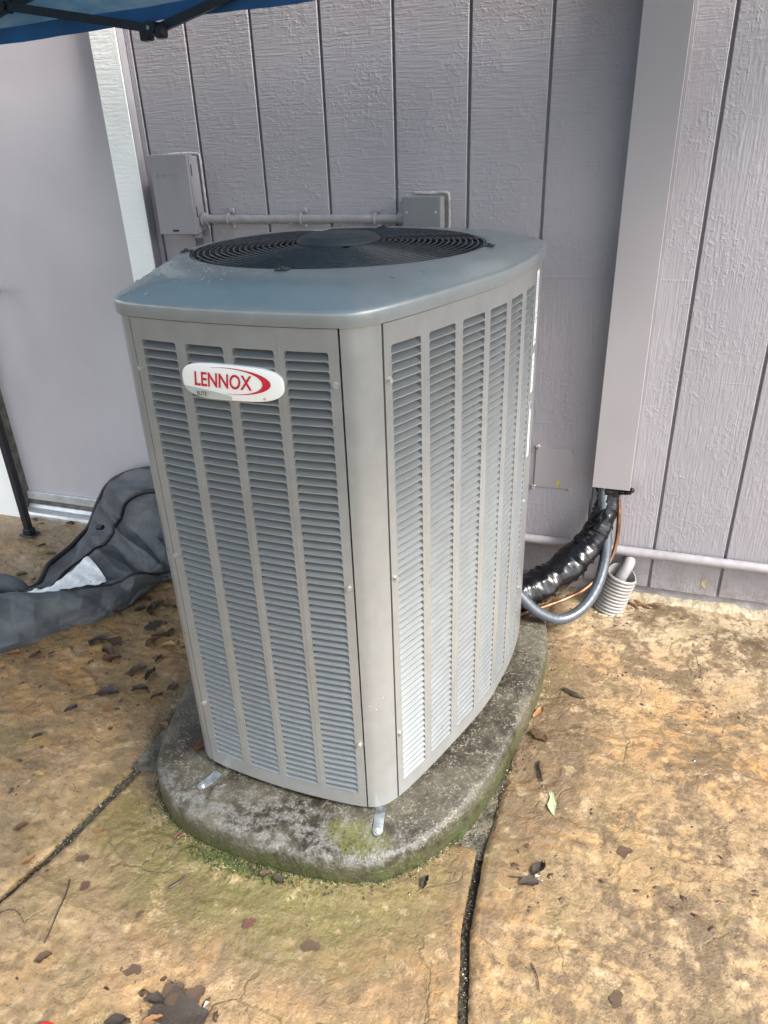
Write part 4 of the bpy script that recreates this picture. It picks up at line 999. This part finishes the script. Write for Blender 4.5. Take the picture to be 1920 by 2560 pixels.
# wet white care sheet lying in it
V = []; 
for i in range(25):
    for j in range(9):
        a = 70 + i * 2.9; b = 34 + j * 4.2 + (3 * math.sin(i * .3)); a0 = int(a); b0 = int(b)
        fa, fb = a - a0, b - b0; p = (GG[a0, b0]*(1-fa)*(1-fb) + GG[a0+1, b0]*fa*(1-fb) + GG[a0, b0+1]*(1-fa)*fb + GG[a0+1, b0+1]*fa*fb)
        V.append((p[0], p[1] - .003, p[2] + .007 + .002 * math.sin(i * 1.7 + j)))
F = [(i*9+j, i*9+j+1, (i+1)*9+j+1, (i+1)*9+j) for i in range(24) for j in range(8)]
pp_ = vpart(MB().add(V, F), 'care_sheet', M_paper, 60, False)
# buckle
o = vpart(MB().box(-.30, -.272, -.245, -.222, .105, .120, .003), 'buckle', M_steelb)

# ------------------------------------------------------------------ leaves, twigs and litter
def surf(x, y):
    h, _ = relief(np.array([x]), np.array([y])); return float(h[0])
def leafmesh(kind, seed):
    r = random.Random(seed); n = 7; V = []; F = []
    curl = {'flat': .08, 'curl': .55, 'fold': .8, 'long': .25}[kind]; asp = {'flat': .38, 'curl': .36, 'fold': .34, 'long': .13}[kind]
    for i in range(n + 1):
        t = i / n; wv = max(0., math.sin(math.pi * min(1, t * .92 + .04))) ** .8 * asp * (1 + r.uniform(-.38, .30)); y0 = .05 * math.sin(t * 5 + seed)
        zc_ = .10 * math.sin(math.pi * t) * r.uniform(.4, 1.2) * (1 if kind != 'flat' else .35)
        for j in (-2, -1, 0, 1, 2):
            u = j / 2; V.append((t - .5, y0 + wv * u * (1 - curl * .35 * abs(u)), zc_ + curl * asp * (abs(u) ** 1.4) * (1.0 if (u > 0 or kind != 'fold') else 1.8) * (.5 + t * .7) + r.uniform(0, .02)))
    for i in range(n):
        for j in range(4): F.append((5*i+j, 5*i+5+j, 5*i+6+j, 5*i+1+j))
    # stalk
    k = len(V); V += [(.48, .0, .02), (.48, .012, .03), (.62, .03, .06), (.72, .05, .03), (.72, .062, .03)]
    F += [(k, k+1, k+2), (k+2, k+1, k+4, k+3)]
    zm = min(v[2] for v in V); V = [(x, y, z - zm) for x, y, z in V]
    me = bpy.data.meshes.new('fallen_leaf'); me.from_pydata(V, [], F); me.polygons.foreach_set('use_smooth', [True] * len(F)); return me
LM = {}
def leaf(x, y, size, rot, kind, mat, label, group='leaves fallen on the patio', z=None, tilt=0, name='fallen_leaf'):
    k = (kind, mat.name, len(LM) % 5 if (kind, mat.name) not in [q_[:2] for q_ in LM] else random.randrange(3))
    if k not in LM: LM[k] = leafmesh(kind, 31 + len(LM) * 7); LM[k].materials.append(mat)
    o = link(name, LM[k]); o.location = (x, y, (surf(x, y) if z is None else z) + .0015); o.rotation_euler = (tilt, tilt * .5, rot); o.scale = (size * 1.03, size * 1.03, size * .7)
    tag(o, label, 'leaf', group); return o
LV = [
 (.039,-.46,.045,.3,'fold',L_dark,'dark brown curled leaf nearest the cover, in the leaf heap left of the unit'),
 (.098,-.472,.05,1.2,'curl',L_brown,'large brown curled leaf on top of the heap left of the unit'),
 (.102,-.509,.05,2.2,'fold',L_dark,'dark folded leaf at the front of the heap left of the unit'),
 (.057,-.508,.038,.9,'curl',L_dark,'small dark leaf at the left foot of the heap beside the cover'),
 (.141,-.467,.05,.2,'curl',L_brown,'brown leaf tucked against the lower left corner post of the unit'),
 (.001,-.554,.05,2.9,'fold',L_red,'reddish triangular leaf poking out under the front edge of the cover'),
 (.161,-.581,.06,.9,'flat',L_dark,'glossy black oval leaf with a stalk left of the unit'),
 (.213,-.624,.05,.2,'fold',L_brown,'tan brown folded leaf just left of the unit, above a pinkish one'),
 (.235,-.598,.04,1.7,'curl',L_brown,'round curled brown leaf close to the left corner post'),
 (.205,-.656,.045,1.2,'curl',L_red,'pinkish red crinkled leaf left of the unit'),
 (.261,-.65,.042,.3,'curl',L_yell,'yellow edged leaf beside the pinkish red leaf'),
 (.046,-.694,.045,.3,'curl',L_dark,'dark curled leaf forming the left of a pair below the cover'),
 (.091,-.683,.05,.1,'flat',L_brown,'brown pointed leaf forming the right of a pair below the cover'),
 (.034,-.717,.03,2.1,'curl',L_dark,'small black leaf scrap at the left end of the leaf pair below the cover'),
 (.114,-.743,.055,2.8,'fold',L_brown,'wide brown leaf lying over another in the middle of the left slab'),
 (.135,-.762,.045,.5,'curl',L_red,'red brown leaf lying under the wide brown leaf on the left slab'),
 (-.092,-.817,.035,1.1,'fold',L_brown,'upright curled brown leaf in front of the cover edge'),
 (-.164,-.829,.04,.3,'curl',L_orange,'orange brown leaf half under the front of the cover at far left'),
 (.274,-.719,.03,1.5,'fold',L_brown,'small upright tan leaf left of the unit beside the pad tip'),
 (.242,-.782,.055,.8,'curl',L_brown,'crumpled brown leaf touching a black one left of the pad'),
 (.292,-.79,.045,1.5,'fold',L_dark,'crumpled black leaf beside the brown leaf left of the pad'),
 (.300,-.85,.045,.4,'fold',L_dark,'spiky black leaf alone left of the pad'),
 (.223,-.89,.06,.4,'curl',L_dark,'big dark leaf with a long twig like stalk on the left slab'),
 (.358,-.858,.035,.9,'fold',L_red,'red brown curled leaf close to the pad left edge'),
 (.384,-.816,.035,1.0,'curl',L_brown,'brown crinkled leaf resting near the upper left end of the pad'),
 (.262,-.941,.035,.1,'flat',L_orange,'faded tan oval leaf pressed flat on the left slab'),
 (.17,-.977,.035,1.0,'fold',L_dark,'small dark bent leaf in the middle of the left slab'),
 (.154,-1.086,.025,.9,'fold',L_dark,'tiny dark leaf with a pale glint near the left picture edge'),
 (.247,-1.187,.030,.1,'curl',L_yell,'bright yellow curled leaf on the left slab'),
 (.318,-1.323,.032,.8,'curl',L_brown,'dull brown leaf near the left picture edge above the joint'),
 (.398,-1.389,.030,.9,'curl',L_orange,'orange wet leaf touching the left joint'),
 (.488,-1.275,.022,.4,'flat',L_orange,'small orange leaf on the front slab just right of the left joint'),
 (.506,-1.351,.033,.9,'flat',L_brown,'wet brown leaf covered in drops on the front slab'),
 (.555,-1.401,.024,1.3,'flat',L_red,'red brown oval leaf below the wet drop covered leaf'),
 (.584,-1.553,.032,.7,'curl',L_brown,'brown leaf with a torn end at the lower left of picture'),
 (.704,-1.421,.018,1.2,'flat',L_brown,'small round brown leaf pressed on the lower left of front slab'),
 (.921,-1.372,.027,1.1,'flat',L_red,'dark red oval leaf in front of the pad centre'),
 (1.053,-1.376,.036,.2,'flat',L_brown,'pointed brown leaf right of centre on the front slab'),
 (.756,-1.518,.034,.3,'flat',L_brown,'triangular ribbed brown leaf above the dark leaf heap'),
 (.826,-1.551,.040,.2,'fold',L_dark,'dark twisted leaf at left of the bottom leaf heap'),
 (.849,-1.529,.046,.9,'flat',L_brown,'brown leaf at the top of bottom leaf heap'),
 (.888,-1.524,.050,1.0,'flat',L_brown,'broad brown leaf at the right of bottom leaf heap'),
 (.871,-1.556,.090,.4,'flat',L_dark,'broad black sodden leaf in the middle of bottom leaf heap'),
 (.843,-1.580,.034,.6,'curl',L_orange,'orange leaf at the lower left of bottom leaf heap'),
 (.905,-1.565,.070,.8,'flat',L_dark,'black leaf at the lower right of bottom leaf heap'),
 (.786,-1.603,.045,.4,'fold',L_dark,'pointed black leaf at the bottom picture edge left of the heap'),
 (1.226,-1.191,.030,1.4,'fold',L_dark,'black wet leaf by the front right curve of the pad'),
 (1.439,-1.092,.038,1.2,'fold',L_dark,'black leaf at the upper end of a twig on the right slab'),
 (1.425,-1.128,.040,.4,'curl',L_dark,'black leaf at the lower end of a twig on the right slab'),
 (1.604,-.996,.032,.3,'flat',L_brown,'thin translucent brown leaf in the middle of the right slab'),
 (1.605,-1.306,.032,1.3,'flat',L_brown,'wet brown leaf near the bottom right of picture'),
 (1.444,-.915,.068,-1.25,'long',L_green,'narrow pale green leaf on the right slab'),
 (1.449,-.52,.065,-.35,'long',L_dark,'long dark brown leaf on the upper part of the right slab'),
 (1.372,-.626,.042,1.2,'curl',L_orange,'orange leaf leaning on the right edge of the pad'),
 (1.386,-.714,.050,2.4,'curl',L_brown,'grey brown ragged leaf below the orange leaf by the pad'),
 (.672,-1.238,.024,1.2,'curl',L_red,'small red brown leaf at the pad foot front left'),
 (.905,-1.268,.026,.3,'curl',L_brown,'brown leaf tucked under the front edge of the pad'),
 (.935,-1.272,.030,-.4,'curl',L_dark,'dark leaf beside the brown one at front pad edge'),
 (.445,-.951,.035,-.4,'fold',L_orange,'orange curled leaf wedged between pad and left pocket corner'),
 (-.76,-.075,.035,-.3,'curl',L_brown,'brown leaf at the foot of left door casing'),
 (-.591,-.065,.035,.2,'fold',L_red,'red brown leaf against the door threshold'),
 (-.705,-.096,.018,.2,'curl',L_dark,'tiny dark leaf close to the tent foot plate'),
 (-.562,-.259,.030,.6,'fold',L_brown,'tan curled leaf below the tent foot plate'),
 (-.483,-.299,.040,.3,'curl',L_red,'red brown leaf between tent foot plate and cover'),
 (-.486,-.446,.040,.2,'curl',L_brown,'brown leaf lying behind the binding of the cover'),
 (-.42,-.38,.045,.1,'long',L_dark,'dark flattened leaf strip next to the cover binding')]
for t in LV: leaf(*t)
leaf(1.205, -.835, .045, .9, 'curl', L_red, 'red brown leaf half under the unit on the right of pad', z=.079)
leaf(.631, -1.054, .04, 1.5, 'curl', L_red, 'dull red leaf beside the lower left corner post on the pad', z=.077)
for i, (x, y) in enumerate(((1.578, -.048), (1.594, -.060), (1.609, -.045), (1.626, -.055), (1.644, -.04), (1.602, -.032), (1.66, -.045))):
    leaf(x, y, .035, random.uniform(-1, 1), 'long', (L_red, L_brown, L_orange)[i % 3], ('reddish narrow leaf touching the ribbed drain foot', 'brown narrow leaf second from the ribbed drain', 'orange narrow leaf in the middle of the wall foot heap', 'reddish narrow leaf at the front of the wall foot heap', 'brown narrow leaf at the back of the wall foot heap', 'orange narrow leaf closest to the siding in wall foot heap', 'reddish narrow leaf farthest right in the wall foot heap')[i], 'narrow leaves at the foot of the wall')
def twig(pts, r_, label, z=None):
    P = catmull([(x, y, (surf(x, y) if z is None else z) + .002 + r_) for x, y in pts], 6); mb = MB(); tube(mb, P, lambda t: r_ * (1 - .5 * t), 6)
    thing(mb, 'twig', L_dark, label, 'twig', 80, 'twigs lying on the patio')
twig([(.517,-1.399),(.534,-1.43),(.548,-1.47),(.558,-1.50),(.567,-1.530)], .0016, 'long dark bent twig on the lower left slab')
twig([(.430,-1.515),(.455,-1.495),(.478,-1.497),(.505,-1.512)], .0010, 'thin curved twig at the left picture edge below the joint')
twig([(.500,-1.508),(.508,-1.49),(.520,-1.470)], .0008, 'short fine twig standing off the thin curved twig')
twig([(.728,-1.352),(.738,-1.338),(.745,-1.318)], .0030, 'stubby split dark twig in front of pad at left')
twig([(1.398,-.80),(1.405,-.83),(1.413,-.86)], .0045, 'short thick black stick beside the pad on the right slab')
twig([(1.455,-1.29),(1.468,-1.31),(1.476,-1.335)], .0013, 'thin dark twig on the lower right slab')
twig([(1.385,-1.125),(1.415,-1.118),(1.442,-1.10)], .0016, 'reddish twig running through the black leaves on the right slab')
twig([(.195,-.905),(.17,-.925),(.15,-.95)], .0012, 'twig trailing left from the big dark leaf')
twig([(-.12,-.19),(-.05,-.25)], .001, 'fine dark twig between cover and wall')
# red plastic thing at the lower picture edge
mb = MB(); tube(mb, catmull([(.655, -1.668, .002), (.668, -1.652, .006), (.688, -1.650, .007), (.705, -1.662, .004)], 5), lambda t: .006 * math.sin(math.pi * (.15 + .7 * t)) + .002, 8)
thing(mb, 'red_scrap', simple('red_plastic', (.55, .02, .03), .4), 'bright red plastic scrap at the bottom left picture edge', 'plastic scrap', 70)

def scatter(name, n, fn, mat, smin, smax, label, cat=None, flat=.35, par_=None):
    Vs = []; Fs = []; mb = MB()
    for _ in range(n):
        q_ = fn()
        if q_ is None: continue
        x, y, z = q_; s_ = smin + (smax - smin) * random.random() ** 3; a = random.random() * 6.28; el = random.uniform(.4, 1.); V = []
        for k in range(5):
            t = a + k * 1.2566; ox = s_ * math.cos(t) * random.uniform(.6, 1.2); oy = s_ * el * .8 * math.sin(t) * random.uniform(.6, 1.2); V.append((x + ox * math.cos(a) - oy * math.sin(a), y + ox * math.sin(a) + oy * math.cos(a), z))
        V.append((x, y, z + s_ * flat * random.uniform(.5, 1.5))); mb.add(V, [(k, (k + 1) % 5, 5) for k in range(5)])
    o = mb.build(name, mat, par_, False, False); o['kind'] = 'stuff'
    if label: o['label'] = label
    if cat: o['category'] = cat
    return o
def on_slab():
    x = random.uniform(-.9, 2.3) if random.random() < .5 else random.gauss(1.75, .28); y = random.uniform(-1.9, -.05)
    if .42 < x < 1.37 and -1.26 < y < -.2: return None
    if fbm(np.array([x]), np.array([y]), 3, 3, 91)[0] < random.uniform(.3, .62): return None
    return x, y, surf(x, y) - .0003
scatter('ground_litter', 5200, on_slab, M_bits, .0014, .0075, 'tiny dark seeds and leaf crumbs scattered over the wet patio', 'litter')
M_frag = simple('leaf_fragment', (.055, .030, .016), .3, .6, 60)
def frag():
    cx_, cy2, sx, sy = random.choice([(.08,-.49,.06,.03),(.22,-.62,.06,.05),(.06,-.70,.05,.02),(.13,-.75,.04,.02),(.30,-.81,.04,.05),(.86,-1.545,.05,.03),(.86,-1.545,.05,.03),(-.45,-.40,.12,.10),(-.1,-.80,.1,.03),(1.44,-1.11,.03,.03),(1.56,-1.08,.14,.08),(1.75,-1.05,.12,.05),(.30,-1.0,.18,.15),(1.45,-.1,.12,.03),(.15,-.85,.15,.1)])
    x, y = random.gauss(cx_, sx), random.gauss(cy2, sy); return (x, y, surf(x, y)) if y < -.03 else None
scatter('leaf_fragments', 520, frag, M_frag, .002, .013, 'small broken bits of dark wet leaves strewn between the larger leaves', 'leaf litter', .25)
scatter('ground_litter', 500, on_slab, M_grit, .0010, .0026, 'tiny pale grit crumbs scattered over the wet patio', 'litter')
def in_joint():
    y = random.uniform(-2.0, -1.07)
    if random.random() < .5: x = float(jr(y)) + random.uniform(-.012, .012)
    else: x = float(jl(y)) + random.uniform(-.012, .012)
    return x, y, -.0145 + random.uniform(0, .009)
scatter('joint_debris', 2600, in_joint, M_bits, .0015, .0045, 'dark crumbs and needles packed in the slab joints', 'debris', .8)
def near_pad(spread, lo=0):
    def f():
        i = random.randrange(len(P2)); j = (i + 1) % len(P2); f_ = random.random(); p = P2[i] * (1 - f_) + P2[j] * f_ - nin[i] * (lo + abs(random.gauss(0, spread)) * (.3 + 1.4 * fbm(P2[i][:1], P2[i][1:], 9, 2, 5)[0]))
        if p[1] > -.25: return None
        inp = .452 < p[0] < 1.325 and p[1] > -1.08
        return p[0], p[1], (-.006 if inp else surf(*p)) + random.uniform(-.001, .001)
    return f
scatter('joint_grit', 380, in_joint, M_grit, .001, .003, 'pale grit and seed husks caught in the slab joints', 'grit', .8)
scatter('pad_edge_grit', 1500, near_pad(.010), M_grit, .001, .0034, 'pale grit along the foot of the concrete pad', 'grit', .7)
scatter('pad_edge_debris', 1800, near_pad(.022), M_bits, .0012, .0050, 'dark crumbs along the foot of the concrete pad', 'debris', .7)
def mossf():
    r = random.random()
    if r < .45: x, y = random.gauss(.80, .055), random.gauss(-1.262, .010)
    elif r < .6: x, y = random.gauss(.90, .03), random.gauss(-1.270, .007)
    else:
        i = random.choice([k for k in range(len(P2)) if P2[k][1] < -1.05]); f_ = random.random(); p = P2[i] * (1 - f_) + P2[(i + 1) % len(P2)] * f_ - nin[i] * abs(random.gauss(0, .004)); x, y = p
    return x, y, surf(x, y) - .001
scatter('moss_tufts', 2600, mossf, M_moss, .0015, .0045, 'dark green moss tufts along the front foot of the pad', 'moss', 1.3)
mb = MB()
for _ in range(34):
    if random.random() < .6: y = random.uniform(-1.30, -1.18); x = float(jl(y))
    else: x, y = random.gauss(.80, .05), -1.262
    a = random.uniform(0, 6.28); L = random.uniform(.008, .02); z = -.01
    mb.add([(x, y, z), (x + .0012, y + .0008, z), (x + L*math.cos(a), y + L*math.sin(a), z + L * random.uniform(.5, 1.2))], [(0, 1, 2)])
o = mb.build('grass_blades', simple('grass_green', (.10, .17, .04), .6), None, False, False); tag(o, 'short grass blades growing in the left slab joint', 'grass', kind='stuff')
